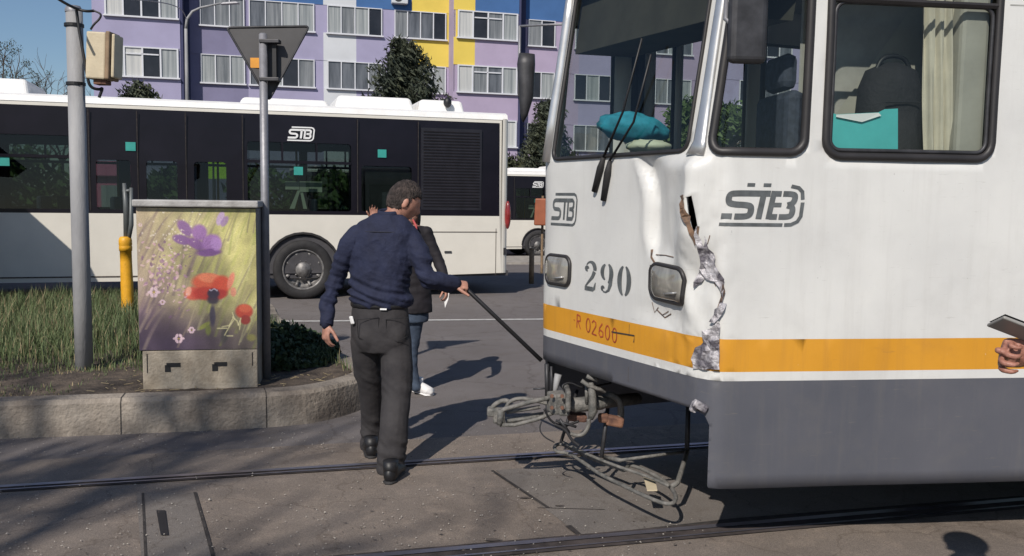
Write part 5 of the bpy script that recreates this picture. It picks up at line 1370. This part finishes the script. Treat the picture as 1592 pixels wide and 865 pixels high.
g = MB(); g.tube([cp(918, 595, 4.86), cp(921, 615, 4.86), cp(922, 640, 4.86), cp(918, 652, 4.86)], [.016, .022, .026, .015], 10); g.tube([cp(904, 592, 4.85), cp(915, 600, 4.85), cp(942, 609, 4.85)], .012, 8); g.tube([cp(912, 585, 4.84), cp(930, 592, 4.84)], .012, 8)
g.tube([cp(912, 600, 4.9), cp(912, 628, 4.9)], .01, 6); g.build('coupler_hanger', M['coupler'], tram, smooth=True)
g = MB(); g.tube(smooth_pts([cp(936, 625, 5.0), cp(940, 616, 5.0), cp(952, 614, 5.0), cp(964, 624, 5.0), cp(966, 645, 5.0), cp(962, 655, 5.0)], 2), .019, 10); g.build('hose', M['coupler'], tram, smooth=True)
g = MB(); g.box(cp(956, 655, 4.98), (.10, .05, .06), Matrix.Rotation(R_(10), 3, 'Y')); g.build('rusty_bracket', M['rust'], tram, bevel=.012); g = MB(); g.box(cp(897, 648, 4.98), (.11, .1, .04), Matrix.Rotation(R_(5), 3, 'Y')); g.box(cp(938, 650, 4.98), (.06, .05, .05)); g.build('rusty_bracket', M['rust'], tram, bevel=.012)
g = MB(); g.tube(smooth_pts([cp(915, 652, 4.84), cp(916, 662, 4.84), cp(908, 676, 4.84), cp(894, 678, 4.84), cp(880, 670, 4.84), cp(870, 655, 4.86)], 2), .012, 8); g.build('air_hose', M['coupler'], tram, smooth=True)
g = MB(); g.tube(smooth_pts([cp(842, 655, 4.8), cp(838, 668, 4.8), cp(846, 680, 4.8), cp(862, 688, 4.8)], 2), .004, 6); g.tube(smooth_pts([cp(862, 660, 4.8), cp(880, 668, 4.8), cp(888, 684, 4.8), cp(900, 693, 4.8)], 2), .009, 6); g.tube([cp(864, 654, 4.82), cp(896, 664, 4.82)], .008, 6); g.tube([cp(870, 652, 4.82), cp(884, 672, 4.82)], .010, 6)
g.build('loose_wire', M['dmetal'], tram, smooth=True)
g = MB(); g.tube([cp(829, 605, 5.15), cp(850, 604, 5.15)], .006, 6); g.tube([cp(850, 566, 5.15), cp(851, 620, 5.15)], .014, 8); g.tube([cp(857, 570, 5.12), cp(858, 618, 5.12)], .008, 8); g.build('hanging_pipe', M['dmetal'], tram, smooth=True)
g = MB(); g.tube([cp(868, 582, 5.12), cp(864, 602, 5.12), cp(860, 618, 5.12)], [.022, .016, .006], 8); g.build('pale_nozzle', M['pole'], tram, smooth=True)
# life guard frame lying just above the ground
gd = lambda px, py, z=.17: G(px, py, z)
g = MB()
lp_ = [(977, 723), (999, 729), (1032, 747), (1047, 762), (1052, 775), (1046, 784), (1030, 783), (999, 770), (962, 752), (930, 736), (903, 716), (885, 705), (864, 703), (861, 694), (872, 689), (892, 700), (932, 718), (962, 728), (972, 733)]
g.tube(smooth_pts([gd(*p) for p in lp_ + [lp_[0]]], 2), .011, 8); g.tube(smooth_pts([gd(872, 686, .2), gd(905, 703, .2), gd(950, 722, .2), gd(1010, 742, .2), gd(1040, 756, .19)], 1), .009, 8)
g.tube([gd(962, 716, .22), gd(1068, 702, .24)], .009, 8); g.tube([gd(940, 711, .19), gd(965, 716, .22)], .012, 8)
g.tube([gd(1068, 702, .24), gd(1061, 727, .22), gd(1053, 751, .19), gd(1044, 757, .18)], .014, 8)
g.build('life_guard', M['coupler'], tram, smooth=True)
g = MB(); q = [gd(1000, 740, .17), gd(1018, 744, .17), gd(1022, 762, .165), gd(1006, 762, .165)]; g.add(q + [v - Vector((0, 0, .006)) for v in q], [(0, 1, 2, 3), (7, 6, 5, 4), (0, 4, 5, 1), (1, 5, 6, 2), (2, 6, 7, 3), (3, 7, 4, 0)]); g.build('guard_plate', M['beige'], tram)
g = MB(); a = gd(1068, 702, .24); g.tube([a, a + Vector((.02, .1, .28))], .014, 8); g.build('guard_strut', M['dmetal'], tram, smooth=True); g = MB(); a = gd(872, 688, .2); g.tube([a, a + Vector((.1, .1, .3))], .010, 8); g.build('guard_strut', M['dmetal'], tram, smooth=True); g = MB(); a = gd(935, 712, .19); g.tube([a, a + Vector((.05, .12, .33))], .012, 8); g.build('guard_strut', M['dmetal'], tram, smooth=True)
g = MB(); vs = []; N_ = 60
for j in range(14):
    for i in range(N_):
        q = on_plane(1436 + 84 * i / (N_ - 1), 240 - 250 * j / 13, T0 - pnorm(-.6) * .10, pnorm(-.6)); vs.append(q - pnorm(-.6) * (.022 * math.sin(i * .62 + .35 * math.sin(j * .4)) + .008 * math.sin(i * 1.7 + j * .2)))
g.add(vs, [(j * N_ + i, j * N_ + i + 1, (j + 1) * N_ + i + 1, (j + 1) * N_ + i) for j in range(13) for i in range(N_ - 1)]); g.build('curtain', mat('cream_curtain', (.62, .57, .47, 1), .9, var=.08, scale=9), tram, smooth=True)
# things lying in the cab
g = MB(); ws_ = plan0(-.55) - pnorm(-.55) * .0
def cabp(px, py, t): # point inside, t metres behind the near side plane
    o = T0 + (-pnorm(-.6)) * t; return on_plane(px, py, o, pnorm(-.6))
a, b, c_, d_ = cabp(1281, 238, .05), cabp(1396, 238, .05), cabp(1396, 169, .05), cabp(1281, 176, .05)
g.add([a, b, c_, cabp(1376, 170, .05), cabp(1366, 175, .05), cabp(1300, 178, .05), cabp(1290, 174, .05), d_], [(0, 1, 2, 3, 4, 5, 6, 7)]); o = g.build('folder', M['turq'], None, solid=.006); tag(o, 'turquoise folder leaning inside the tram side window', 'folder')
g = MB(); g.add([cabp(1300, 182, .04), cabp(1340, 190, .04), cabp(1370, 180, .04), cabp(1366, 175.5, .047), cabp(1300, 178.5, .047)], [(0, 1, 2, 3, 4)]); g.build('paper_edge', M['white'], o)
bag = thing('backpack', 'black backpack standing behind the turquoise folder in the tram side window', 'backpack', cabp(1385, 235, .2))
g = MB(); o_ = cabp(1382, 170, .22); rotS = Matrix((dS, -pnorm(-.6), Vector((0, 0, 1)))).transposed()
g.tube([o_ + Vector((0, 0, z)) for z in (-.40, -.3, -.05, .10, .18, .215)], [(.15, .09), (.165, .105), (.16, .105), (.15, .10), (.12, .08), (.04, .03)], 20); m_ = mat('backpack_cloth', (.016, .015, .018, 1), .8, var=.25, scale=14, bump=.3); g.build('bag', m_, bag, smooth=True)
g = MB(); g.tube(smooth_pts([o_ + rotS @ Vector((-.085, -.02, .18)), o_ + rotS @ Vector((-.06, -.02, .235)), o_ + rotS @ Vector((0, -.02, .25)), o_ + rotS @ Vector((.06, -.02, .235)), o_ + rotS @ Vector((.085, -.02, .18))], 2), .011, 8); g.build('handle', M['black'], bag, smooth=True)
g = MB(); g.tube([o_ + rotS @ Vector((x, -.115 + .01 * abs(x) * 5, .02 + .02 * x)) for x in (-.08, 0, .09)], .004, 6); g.tube([o_ + rotS @ Vector((.155, -.03, .04)), o_ + rotS @ Vector((.175, -.04, -.02)), o_ + rotS @ Vector((.165, -.04, -.3))], .014, 6); g.build('zip', M['black'], bag)
g = MB(); g.tube([o_ + rotS @ Vector((0, -.06, z)) for z in (-.38, -.2, -.02)], [(.11, .07), (.12, .075), (.09, .05)], 16); g.build('front_pocket', m_, bag, smooth=True)
cl = MB(); o_ = on_plane(985, 200, T0 - pnorm(.8) * .30, pnorm(.8)); 
cl.ell(o_, (.20, .13, .085), nu=24, nv=14, fn=lambda p: p * (1 + .18 * noise.noise(p * 2.3) + .1 * noise.noise(p * 5)), rot=Matrix.Rotation(R_(8), 3, 'Y')); o = cl.build('cloth_bundle', M['cyan'], smooth=True); tag(o, 'cyan cloth bundle lying behind the tram windscreen', 'cloth')
cl = MB(); o2 = on_plane(1008, 228, T0 - pnorm(.8) * .22, pnorm(.8)); cl.ell(o2, (.12, .08, .035), nu=20, nv=10, fn=lambda p: p * (1 + .25 * noise.noise(p * 3))); o = cl.build('crumpled_paper', M['pale'], smooth=True); tag(o, 'pale yellowish crumpled paper below the cyan cloth', 'paper')
# ------------------------------------------------------------------ people
def ringloft(mb, rings, n=24, m=0):
    vs = []
    for c, a, b in rings:
        for k in range(n):
            q = 2 * math.pi * k / n; vs.append(Vector(c) + Vector(a) * math.cos(q) + Vector(b) * math.sin(q))
    N = len(rings); fs = [(i * n + k, i * n + (k + 1) % n, (i + 1) * n + (k + 1) % n, (i + 1) * n + k) for i in range(N - 1) for k in range(n)]
    fs += [tuple(range(n))[::-1], tuple((N - 1) * n + k for k in range(n))]
    mb.add(vs, fs, m)
def catmull(pts, n=4):
    # pts: list of (Vector, radius) -> denser
    out = []; P_ = [pts[0]] + pts + [pts[-1]]
    for i in range(1, len(P_) - 2):
        for k in range(n):
            t = k / n; f = lambda a, b, c, d: 0.5 * ((2 * b) + (-a + c) * t + (2 * a - 5 * b + 4 * c - d) * t * t + (-a + 3 * b - 3 * c + d) * t ** 3)
            out.append((f(*[P_[i + j][0] for j in (-1, 0, 1, 2)]), f(*[P_[i + j][1] for j in (-1, 0, 1, 2)])))
    out.append(pts[-1]); return out
def limb(mb, pts, n=16, grow=0.0, m=0):
    q = catmull([(Vector(p), r) for p, r in pts]); mb.tube([a for a, _ in q], [r + grow for _, r in q], n, m=m)
    for p, r in (pts[0], pts[-1]): mb.ell(p, (r + grow,) * 3, nu=14, nv=10, m=m)
def headfn(p):
    x, y, z = p
    x *= 1 - .10 * max(0, z) ** 2
    if z < 0: x *= 1 - .30 * (-z) ** 1.6; 
    if y > 0: y *= .90 + .10 * (1 - abs(x))
    if y < 0: y *= 1 - .18 * max(0, -z) ** 1.2
    f = max(0, p.y)
    y += f * (.26 * gs(x, .13) * gs(z + .22, .17) + .10 * gs(x, .10) * gs(z + .02, .16) + .05 * gs(z - .24, .12) * gs(x, .6) + .05 * gs(x, .22) * gs(z + .50, .07) + .10 * gs(x, .3) * gs(z + .82, .18))
    y -= f * .10 * (gs(x - .36, .17) + gs(x + .36, .17)) * gs(z - .04, .12)
    y -= f * .04 * gs(x, .3) * gs(z + .66, .06)
    return Vector((x, y, z))
def frame(fwd, up=(0, 0, 1)):
    f = Vector(fwd).normalized(); r = f.cross(Vector(up)).normalized(); u = r.cross(f)
    return Matrix((r, f, u)).transposed()
HS = (.077, .098, .120)
def head(mb, c, rot, k=1.0):
    mb.ell(c, tuple(a * k for a in HS), rot, 40, 30, fn=headfn)
    for s in (-1, 1):
        e = Vector(c) + rot @ Vector((s * .076 * k, -.006, -.006)); R2 = rot @ Matrix.Rotation(R_(-18 * s), 3, 'Z')
        mb.ell(e, (.010, .019, .032), R2, 14, 10)
def hairdo(c, rot, parent, m, long=0.0, k=1.0, seed=1):
    mb = MB(); nu, nv = 56, 40; vs = []
    def ok(p):
        if long: return p.z > .42 - .1 * p.y or (p.y < .35 and p.z > -.98)
        if p.z > .52: return True
        if p.y > .45: return p.z > .50
        if p.y > .02: return p.z > .22 + .5 * (p.y) or (abs(p.y - .10) < .09 and p.z > -.12)
        return p.z > -.50 + .9 * max(0, p.y + .35) * (1 if p.y > -.35 else 0)
    pts = {}
    for j in range(nv + 1):
        th = math.pi * j / nv
        for i in range(nu):
            ph = 2 * math.pi * i / nu; p = Vector((math.sin(th) * math.cos(ph), math.sin(th) * math.sin(ph), math.cos(th)))
            q = headfn(p) * 1.0; n_ = noise.noise(p * 9 + Vector((seed, 0, 0))) + .7 * noise.noise(p * 22)
            g = 1.035 + .030 * n_ + .07 * max(0, p.z) + (.10 if long else 0) + (.03 * max(0, p.y) * max(0, p.z) * 3)
            q = Vector((q.x * HS[0] * g, q.y * HS[1] * g, q.z * HS[2] * g)) * k
            if long and p.z < -.1: q.z -= long * (-.1 - p.z)
            mb.v.append(tuple(Vector(c) + rot @ q)); pts[(i, j)] = p
    for j in range(nv):
        for i in range(nu):
            p = pts[(i, j)]
            if ok(p): mb.f.append((j * nu + i, (j + 1) * nu + i, (j + 1) * nu + (i + 1) % nu, j * nu + (i + 1) % nu)); mb.m.append(0)
    return mb.build('hair', m, parent, smooth=True, solid=.006)
def eyes(c, rot, parent):
    for s in (-1, 1):
        mb = MB(); mb.ell(Vector(c) + rot @ Vector((s * .028, .074, .004)), (.012,) * 3, nu=12, nv=8); e = mb.build('eye', M['eyew'], parent, smooth=True)
        mb = MB(); mb.ell(Vector(c) + rot @ Vector((s * .028, .0835, .003)), (.0055, .004, .0055), rot, nu=10, nv=6); mb.build('iris', M['black'], e, smooth=True)
def hand(mb, wrist, d, nb, side, curl=(20, 25, 20), k=1.0, thumb=None, spread=0.05, gr=0.0):
    """wrist point, finger direction, normal of the back of the hand, side=+1: thumb on the +w side"""
    d = Vector(d).normalized(); nb = Vector(nb); nb = (nb - d * nb.dot(d)).normalized(); w = d.cross(nb) * side
    W_ = Vector(wrist)
    ringloft(mb, [(W_ - d * .02, w * .026 * k, nb * .019 * k), (W_ + d * .01 * k, w * .030 * k, nb * .018 * k), (W_ + d * .045 * k, w * .040 * k, nb * .016 * k), (W_ + d * .085 * k, w * .042 * k, nb * .013 * k), (W_ + d * .098 * k, w * .038 * k, nb * .009 * k)], 18)
    for j, (o, L, r) in enumerate(((.031, .072, .0088), (.0105, .080, .009), (-.0105, .075, .0086), (-.030, .060, .0076))):
        p = W_ + d * (.085 - abs(o - .008) * .25) * k + w * o * k; dd = d + w * (o / .03) * spread; dd.normalize(); pts = [(p - dd * .02 * k, r * k * 1.05), (p, r * k * 1.12)]; a = 0
        for ph, (f, cu) in enumerate(zip((.46, .31, .23), curl)):
            a += cu * (1 + .06 * j); rot = Matrix.Rotation(R_(a), 3, d.cross(nb)) if 0 else None
            dirv = dd * math.cos(R_(a)) - nb * math.sin(R_(a)); p = p + dirv * L * f * k; pts.append((p, (r - .0012 * (ph + 1)) * k * (1.06 if ph < 2 else .95)))
        limb(mb, pts, 10, gr)
    t0 = W_ + d * .022 * k + w * .022 * k - nb * .004
    td = thumb or (d * .65 + w * .6 - nb * .35)
    td = Vector(td).normalized(); t1 = t0 + td * .042 * k; td2 = (td + d * .5 - nb * .15).normalized(); t2 = t1 + td2 * .032 * k; t3 = t2 + td2 * .025 * k
    limb(mb, [(t0, .014 * k), (t1, .0115 * k), (t2, .0105 * k), (t3, .0085 * k)], 10, gr)
def folds(seed, amp, sc=(9, 9, 22)):
    return lambda p: amp * (noise.noise(Vector((p.x * sc[0] + seed, p.y * sc[1], p.z * sc[2]))) + .5 * noise.noise(Vector((p.x * sc[0] * 2.3, p.y * sc[1] * 2.3 + seed, p.z * sc[2] * 1.7))))
def rings_from(lst, Y, yaw, grow=0.0, kd=1.0):
    r = Vector((math.cos(yaw), -math.sin(yaw), 0)); f = Vector((math.sin(yaw), math.cos(yaw), 0)); out = []
    for it in lst:
        px, py, hw, hd = it[:4]; dy = it[4] if len(it) > 4 else 0
        out.append((P(px, py, Y + dy), r * (hw + grow), f * (hd + grow)))
    return out
def shoe(parent, heel, dr, m, L=.29, lift=0.0, pitch=0.0, name='shoe'):
    mb = MB(); d = Vector((dr[0], dr[1], 0)).normalized(); h = Vector(heel); h.z = lift
    def q(t, z): return h + d * (t * math.cos(pitch)) + Vector((0, 0, z - t * math.sin(pitch) * 1.0))
    mb.tube([q(-.035, .045), q(-.01, .05), q(.05, .05), q(.12, .045), q(.19, .036), q(L - .07, .03), q(L - .045, .025)], [(.02, .03), (.036, .05), (.040, .052), (.042, .046), (.048, .036), (.040, .028), (.018, .015)], 16)
    ringloft(mb, [(q(.02, .05), d.cross(Vector((0, 0, 1))) * .042, d * .05), (q(.02, .13), d.cross(Vector((0, 0, 1))) * .045, d * .055)], 16)
    mb.v = [(x, y, max(z, lift if pitch == 0 else z)) for x, y, z in mb.v]
    o = mb.build(name, m, parent, smooth=True)
    s = MB(); s.tube([q(-.04, .010), q(.0, .010), q(.1, .010), q(.19, .010), q(L - .05, .010)], [(.02, .011), (.042, .011), (.040, .011), (.050, .011), (.02, .011)], 14); s.build('sole', M['rubber'] if m != M['wshoe'] else M['wshoe'], o, smooth=True)
    return o

# --- the man in the navy shirt
man = thing('person', 'man in navy shirt and charcoal jeans, seen from behind, holding a black bar', 'person', G(600, 740)); YA = 5.42; yaw = R_(12)
hc = P(627, 314, YA + .03); hrot = frame((.86, .34, -.42), (.16, 0, 1))
TOR = [(606, 329, .060, .062, .01), (604, 334, .078, .072), (602, 340, .118, .086), (598, 348, .162, .10), (595, 362, .198, .112), (594, 388, .208, .122), (593, 412, .200, .125), (591, 436, .186, .122), (590, 452, .188, .124), (590, 463, .192, .128), (590, 471, .188, .126), (590, 476, .172, .112)]
LA = [(P(555, 366, YA), .060), (P(540, 388, YA), .062), (P(524, 430, YA + .04), .052), (P(515, 460, YA), .047), (P(510, 478, YA - .04), .044), (P(508, 501, YA - .08), .040)]
RA = [(P(634, 367, YA - .01), .064), (P(649, 390, YA - .05), .064), (P(662, 431, YA - .10), .057), (P(684, 440, YA - .06), .052), (P(707, 441, YA - .02), .044)]
PEL = [(590, 468, .168, .110), (590, 484, .180, .118), (591, 505, .188, .130), (592, 528, .190, .132), (592, 545, .172, .115)]
LL = [(P(569, 530, YA + .02), .098), (P(571, 560, YA + .06), .091), (P(577, 608, YA + .16), .078), (P(578, 650, YA + .24), .072), (P(577, 692, 5.72), .072)]
RL = [(P(615, 530, YA - .01), .102), (P(617, 565, YA - .04), .098), (P(616, 618, YA - .10), .090), (P(612, 668, YA - .18), .086), (P(606, 727, 5.22), .086)]
body = MB()
ringloft(body, rings_from(TOR, YA, yaw, -.022)); ringloft(body, rings_from(PEL, YA, yaw, -.022))
for L in (LA, RA, LL, RL): limb(body, L, 14, -.018)
head(body, hc, hrot, 1.05)
nk = P(605, 342, YA + .0); limb(body, [(nk, .058), (P(612, 337, YA + .005), .056), (P(619, 324, YA + .01), .056)], 16)
wl = P(508, 503, YA - .08); limb(body, [(P(508, 490, YA - .07), .028), (wl, .025)], 12); hand(body, wl, (-.05, -.15, -1), (-.75, -.65, .0), -1, (22, 30, 25), 1.02)
wr = P(709, 441, YA - .02); limb(body, [(P(700, 441, YA - .03), .028), (wr, .026)], 12); hand(body, wr - Vector((.02, 0, 0)), (.9, .25, -.15), (.1, -.55, .85), 1, (70, 85, 60), .98, thumb=Vector((.7, -.4, -.5)))
b = remesh(body, 'body', M['skin'], man, .0055, 2)
eyes(hc, hrot, b); hairdo(hc, hrot, man, M['hair'], 0, 1.05, 1)
sh_ = MB(); ringloft(sh_, rings_from(TOR[1:], YA, yaw)); limb(sh_, LA); limb(sh_, RA)
def shirtfold(p):
    w = gs(p.z - P(590, 462, YA).z, .10); u = gs((p - LA[2][0]).length, .12) + gs((p - RA[2][0]).length, .14)
    rdg = lambda q: (1 - abs(noise.noise(q)) * 3.2)
    return folds(1, .006, (7, 7, 5))(p) + .008 * max(0, rdg(Vector((p.x * 4.5 + p.z * 3, p.y * 4, p.z * 6 + abs(p.x - P(592, 400, YA).x) * 7)))) + .006 * noise.noise(Vector((p.x * 5 + p.z * 9, p.y * 6, p.z * 7 - p.x * 14))) + (w * .030 + u * .022) * noise.noise(Vector((p.x * 6, p.y * 6, p.z * 30 + p.x * 10))) 
s_o = remesh(sh_, 'shirt', M['navyshirt'], man, .0065, 3, shirtfold)
g = MB(); c0 = P(605, 332, YA + .005); g.tube([c0 + Vector((.063 * math.cos(a) , .068 * math.sin(a), .010 * math.sin(a * 1) )) for a in [k * 6.283 / 20 for k in range(20)]], [(.010, .022)] * 20, 8, closed=True); g.build('collar', M['navyshirt'], s_o, smooth=True)
for wv, nv_ in ((LA[-1][0], LA[-2][0]), (RA[-1][0], RA[-2][0])):
    d = (wv - nv_).normalized(); g = MB(); g.lathe([(.038, -.035), (.042, -.03), (.041, .02), (.037, .022), (.033, .0)], wv, d, 18); g.build('cuff', M['navyshirt'], s_o, smooth=True)
tr = MB(); ringloft(tr, rings_from(PEL, YA, yaw)); limb(tr, LL); limb(tr, RL)
for sgn, px in ((-1, 573), (1, 612)): tr.ell(P(px, 522, YA - .065), (.085, .07, .105), nu=16, nv=12)
def trfold(p):
    k = .8 * gs(p.z - .52, .08) + 1.5 * gs(p.z - .12, .10) + .5 * gs(p.z - .80, .05)
    return folds(4, .006, (7, 7, 5))(p) + k * .012 * noise.noise(Vector((p.x * 9, p.y * 9, p.z * 26 + p.x * 16)))
t_o = remesh(tr, 'trousers', M['jeans'], man, .009, 3, trfold)
g = MB(); rg_ = rings_from([(590, 473, .178, .119)], YA, yaw)[0]; g.tube([rg_[0] + rg_[1] * math.cos(a) + rg_[2] * math.sin(a) for a in [k * 6.283 / 32 for k in range(32)]], [(.006, .017)] * 32, 8, closed=True); g.build('belt', M['black'], t_o, smooth=True)
g = MB(); g.box(P(547, 498, YA - .075), (.03, .012, .05), Matrix.Rotation(R_(-15), 3, 'Y') @ Matrix.Rotation(R_(-40), 3, 'Z')); g.build('pocket_tag', M['white'], t_o, bevel=.006)
g = MB(); g.box(P(596, 481, YA - .128), (.04, .006, .010)); g.build('belt_label', M['white'], t_o)
# back pockets stitched on
for px in (572, 617):
    g = MB(); pts = [P(px + a, b, YA - .128) for a, b in ((-17, 497), (17, 494), (16, 523), (1, 532), (-15, 525), (-17, 497))]; g.tube(pts, .0022, 4); g.build('pocket_seam', M['black'], t_o)
g = MB(); zz = [P(x, y, YA).z for x, y in ((0, 362),)][0]; rr_ = rings_from([(596, 360, .192, .112)], YA, yaw)[0]; g.tube([rr_[0] + rr_[1] * math.cos(a) + rr_[2] * math.sin(a) for a in [R_(205 + 130 * k / 20) for k in range(21)]], .0016, 5); g.build('yoke_seam', M['black'], s_o)
shoe(man, G(577, 712), (-.25, 1), M['shoe'], lift=.0); shoe(man, G(606, 752), (.12, 1), M['shoe'], .30)
bar = MB(); bar.tube([P(712, 437, YA + .02), P(728, 452, YA), P(842, 561, 5.32)], [.014, .013, .013], 10); bar.ell(P(712, 437, YA + .02), (.02, .02, .02)); o = bar.build('pole_bar', M['black'], smooth=True); tag(o, 'long black bar reaching from the man\'s hand down to the tram nose', 'bar')

# --- the person behind him
w = thing('person', 'dark haired person in a black coat and blue jeans, mostly hidden behind the man', 'person', G(630, 612)); YB = 7.35; yb = R_(172)
hb = P(638, 336, YB); rb_ = frame((-.25, -1, -.25))
TOB = [(640, 346, .055, .055), (639, 351, .10, .075), (637, 358, .165, .095), (636, 372, .185, .11), (636, 400, .175, .115), (637, 430, .165, .115), (638, 455, .175, .12), (639, 486, .185, .125)]
AR = [(P(662, 362, YB), .058), (P(672, 385, YB), .052), (P(684, 412, YB - .02), .048), (P(690, 430, YB - .08), .042), (P(694, 446, YB - .12), .034)]
AL = [(P(611, 362, YB), .058), (P(600, 390, YB - .05), .050), (P(594, 400, YB - .1), .044), (P(588, 374, YB - .12), .036), (P(584, 348, YB - .12), .026)]
LB1 = [(P(646, 480, YB), .080), (P(643, 510, YB), .072), (P(640, 550, YB), .054), (P(641, 575, YB), .048), (P(646, 602, YB), .045)]
LB2 = [(P(624, 480, YB), .085), (P(620, 510, YB), .078), (P(612, 555, YB - .05), .058), (P(606, 580, YB - .08), .05), (P(601, 606, YB - .1), .045)]
body = MB(); ringloft(body, rings_from(TOB, YB, yb, -.02))
for L in (AR, AL, LB1, LB2): limb(body, L, 12, -.014)
head(body, hb, rb_, .96); limb(body, [(P(640, 350, YB), .05), (P(640, 341, YB), .048)], 12)
hand(body, P(583, 344, YB - .12), (-.12, 0, 1), (-.3, .9, 0), 1, (12, 18, 14), .86, spread=.10)
hand(body, P(694, 446, YB - .12), (.1, -.2, -1), (.9, -.3, 0), 1, (30, 35, 30), .9)
b = remesh(body, 'body', M['skin'], w, .006, 2); eyes(hb, rb_, b); hairdo(hb, rb_, w, M['dhair'], .10, .96, 4)
ct_ = MB(); ringloft(ct_, rings_from(TOB[1:], YB, yb)); limb(ct_, AR); limb(ct_, AL); remesh(ct_, 'coat', M['coat'], w, .011, 3, folds(3, .006))
jn = MB(); ringloft(jn, rings_from([(638, 470, .16, .11), (638, 500, .15, .11)], YB, yb)); limb(jn, LB1); limb(jn, LB2); remesh(jn, 'jeans', M['bjeans'], w, .011, 3, folds(6, .005))
shoe(w, G(647, 610), (.7, -.75), M['wshoe'], .26); shoe(w, G(600, 618), (-.2, -1), M['wshoe'], .26)
g = MB(); g.tube([P(642, 342, YB - .10), P(647, 352, YB - .125), P(649, 364, YB - .13)], [.008, .010, .004], 8); g.build('scarf', mat('coral_scarf', (.45, .08, .08, 1), .7), w, smooth=True)
g = MB(); pp = [P(694, 452, YB - .13), P(699, 453, YB - .13), P(697, 466, YB - .15), P(692, 479, YB - .14), P(691, 470, YB - .14)]; g.add(pp, [(0, 1, 2, 3, 4)]); o = g.build('paper_slip', M['white'], solid=.003); tag(o, 'small white slip of paper held below the man\'s outstretched wrist', 'paper')

# --- the person at the right edge, only a hand in the picture
pc = thing('person', 'person at the right edge, only a hand gripping a phone in view', 'person', (1.57, 2.36, 0)); YC = 2.36
body = MB(); cx = 1.585
def vz(z, hx, hy, dx=0): return (Vector((cx + dx, YC, z)), Vector((hx, 0, 0)), Vector((0, hy, 0)))
TC = [vz(.90, .12, .16), vz(1.05, .125, .165), vz(1.2, .12, .18), (vz(1.35, .12, .20)), vz(1.42, .09, .15, .01), vz(1.47, .06, .07, .01)]
sh = lambda r, g_: [(c, a.normalized() * (a.length + g_), b_.normalized() * (b_.length + g_)) for c, a, b_ in r]
ringloft(body, sh(TC, -.02)); hC = Vector((cx - .02, YC, 1.62)); rC = frame((-1, .0, -.35)); head(body, hC, rC); limb(body, [(Vector((cx, YC, 1.44)), .055), (Vector((cx - .01, YC, 1.55)), .055)])
wc = P(1618, 551, 2.20); AC = [(Vector((cx + .03, YC - .19, 1.38)), .058), (Vector((cx + .06, YC - .23, 1.22)), .050), (Vector((cx + .03, YC - .22, 1.10)), .046), (wc.lerp(Vector((cx + .03, YC - .22, 1.10)), .4), .038), (wc + Vector((.03, 0, -.01)), .028)]
AD = [(Vector((cx + .03, YC + .19, 1.38)), .058), (Vector((cx + .05, YC + .23, 1.22)), .050), (Vector((cx + .04, YC + .24, 1.08)), .046), (Vector((cx + .03, YC + .24, .95)), .038), (Vector((cx + .01, YC + .24, .82)), .028)]
LC = [[(Vector((cx, YC + s * .09, .92)), .09), (Vector((cx, YC + s * .10, .7)), .078), (Vector((cx - .01, YC + s * .11, .48)), .058), (Vector((cx, YC + s * .11, .25)), .05), (Vector((cx, YC + s * .11, .1)), .042)] for s in (-1, 1)]
for L in (AC, AD, LC[0], LC[1]): limb(body, L, 12, -.012)
limb(body, [(AC[-1][0], .026), (wc, .026)], 12)
hand(body, wc, (-1, .06, .02), (.0, .8, .25), 1, (52, 82, 62), 1.0, thumb=Vector((-.9, -.15, .42)))
hand(body, AD[-1][0], (0, 0, -1), (0, 1, 0), 1, (20, 25, 20), 1.0)
b = remesh(body, 'body', M['skin2'], pc, .004, 1); eyes(hC, rC, b); hairdo(hC, rC, pc, M['dhair'], 0, 1.0, 8)
g = MB(); ringloft(g, TC[:5]); remesh(g, 'hivis_vest', M['hivis'], pc, .011, 3, folds(9, .004))
g = MB(); limb(g, AC[:4] ); limb(g, AD[:4]); remesh(g, 'sleeves', M['coat'], pc, .009, 2, folds(2, .004))
g = MB(); ringloft(g, [vz(.86, .12, .165), vz(.95, .12, .16)]); limb(g, LC[0]); limb(g, LC[1]); remesh(g, 'trousers', M['jeans'], pc, .011, 3, folds(5, .004))
for s in (-1, 1): shoe(pc, (cx + .03, YC + s * .11, 0), (-1, 0), M['shoe'])
A_ = P(1534, 503, 2.20); Bv = P(1559, 491, 2.14); sv = (Bv - A_).normalized() * .072; lv = Vector((.9, -.02, -.36)).normalized(); lv = (lv - sv.normalized() * lv.dot(sv.normalized())).normalized() * .15; nv = sv.cross(lv).normalized() * .009
if nv.z > 0: nv = -nv
g = MB(); g.box(A_ + sv / 2 + lv / 2 + nv / 2, (.15, .072, .009), Matrix((lv.normalized(), sv.normalized(), lv.normalized().cross(sv.normalized()))).transposed()); ph = g.build('phone', M['phone'], None, bevel=.004, bseg=3); tag(ph, 'grey phone held up in the hand at the right edge', 'phone')
g = MB(); g.box(A_ + sv / 2 + lv / 2 - nv * .55, (.142, .064, .001), Matrix((lv.normalized(), sv.normalized(), lv.normalized().cross(sv.normalized()))).transposed()); g.build('screen', mat('phone_screen', (.05, .05, .05, 1), .15, var=.1), ph)
bpy.context.view_layer.update()
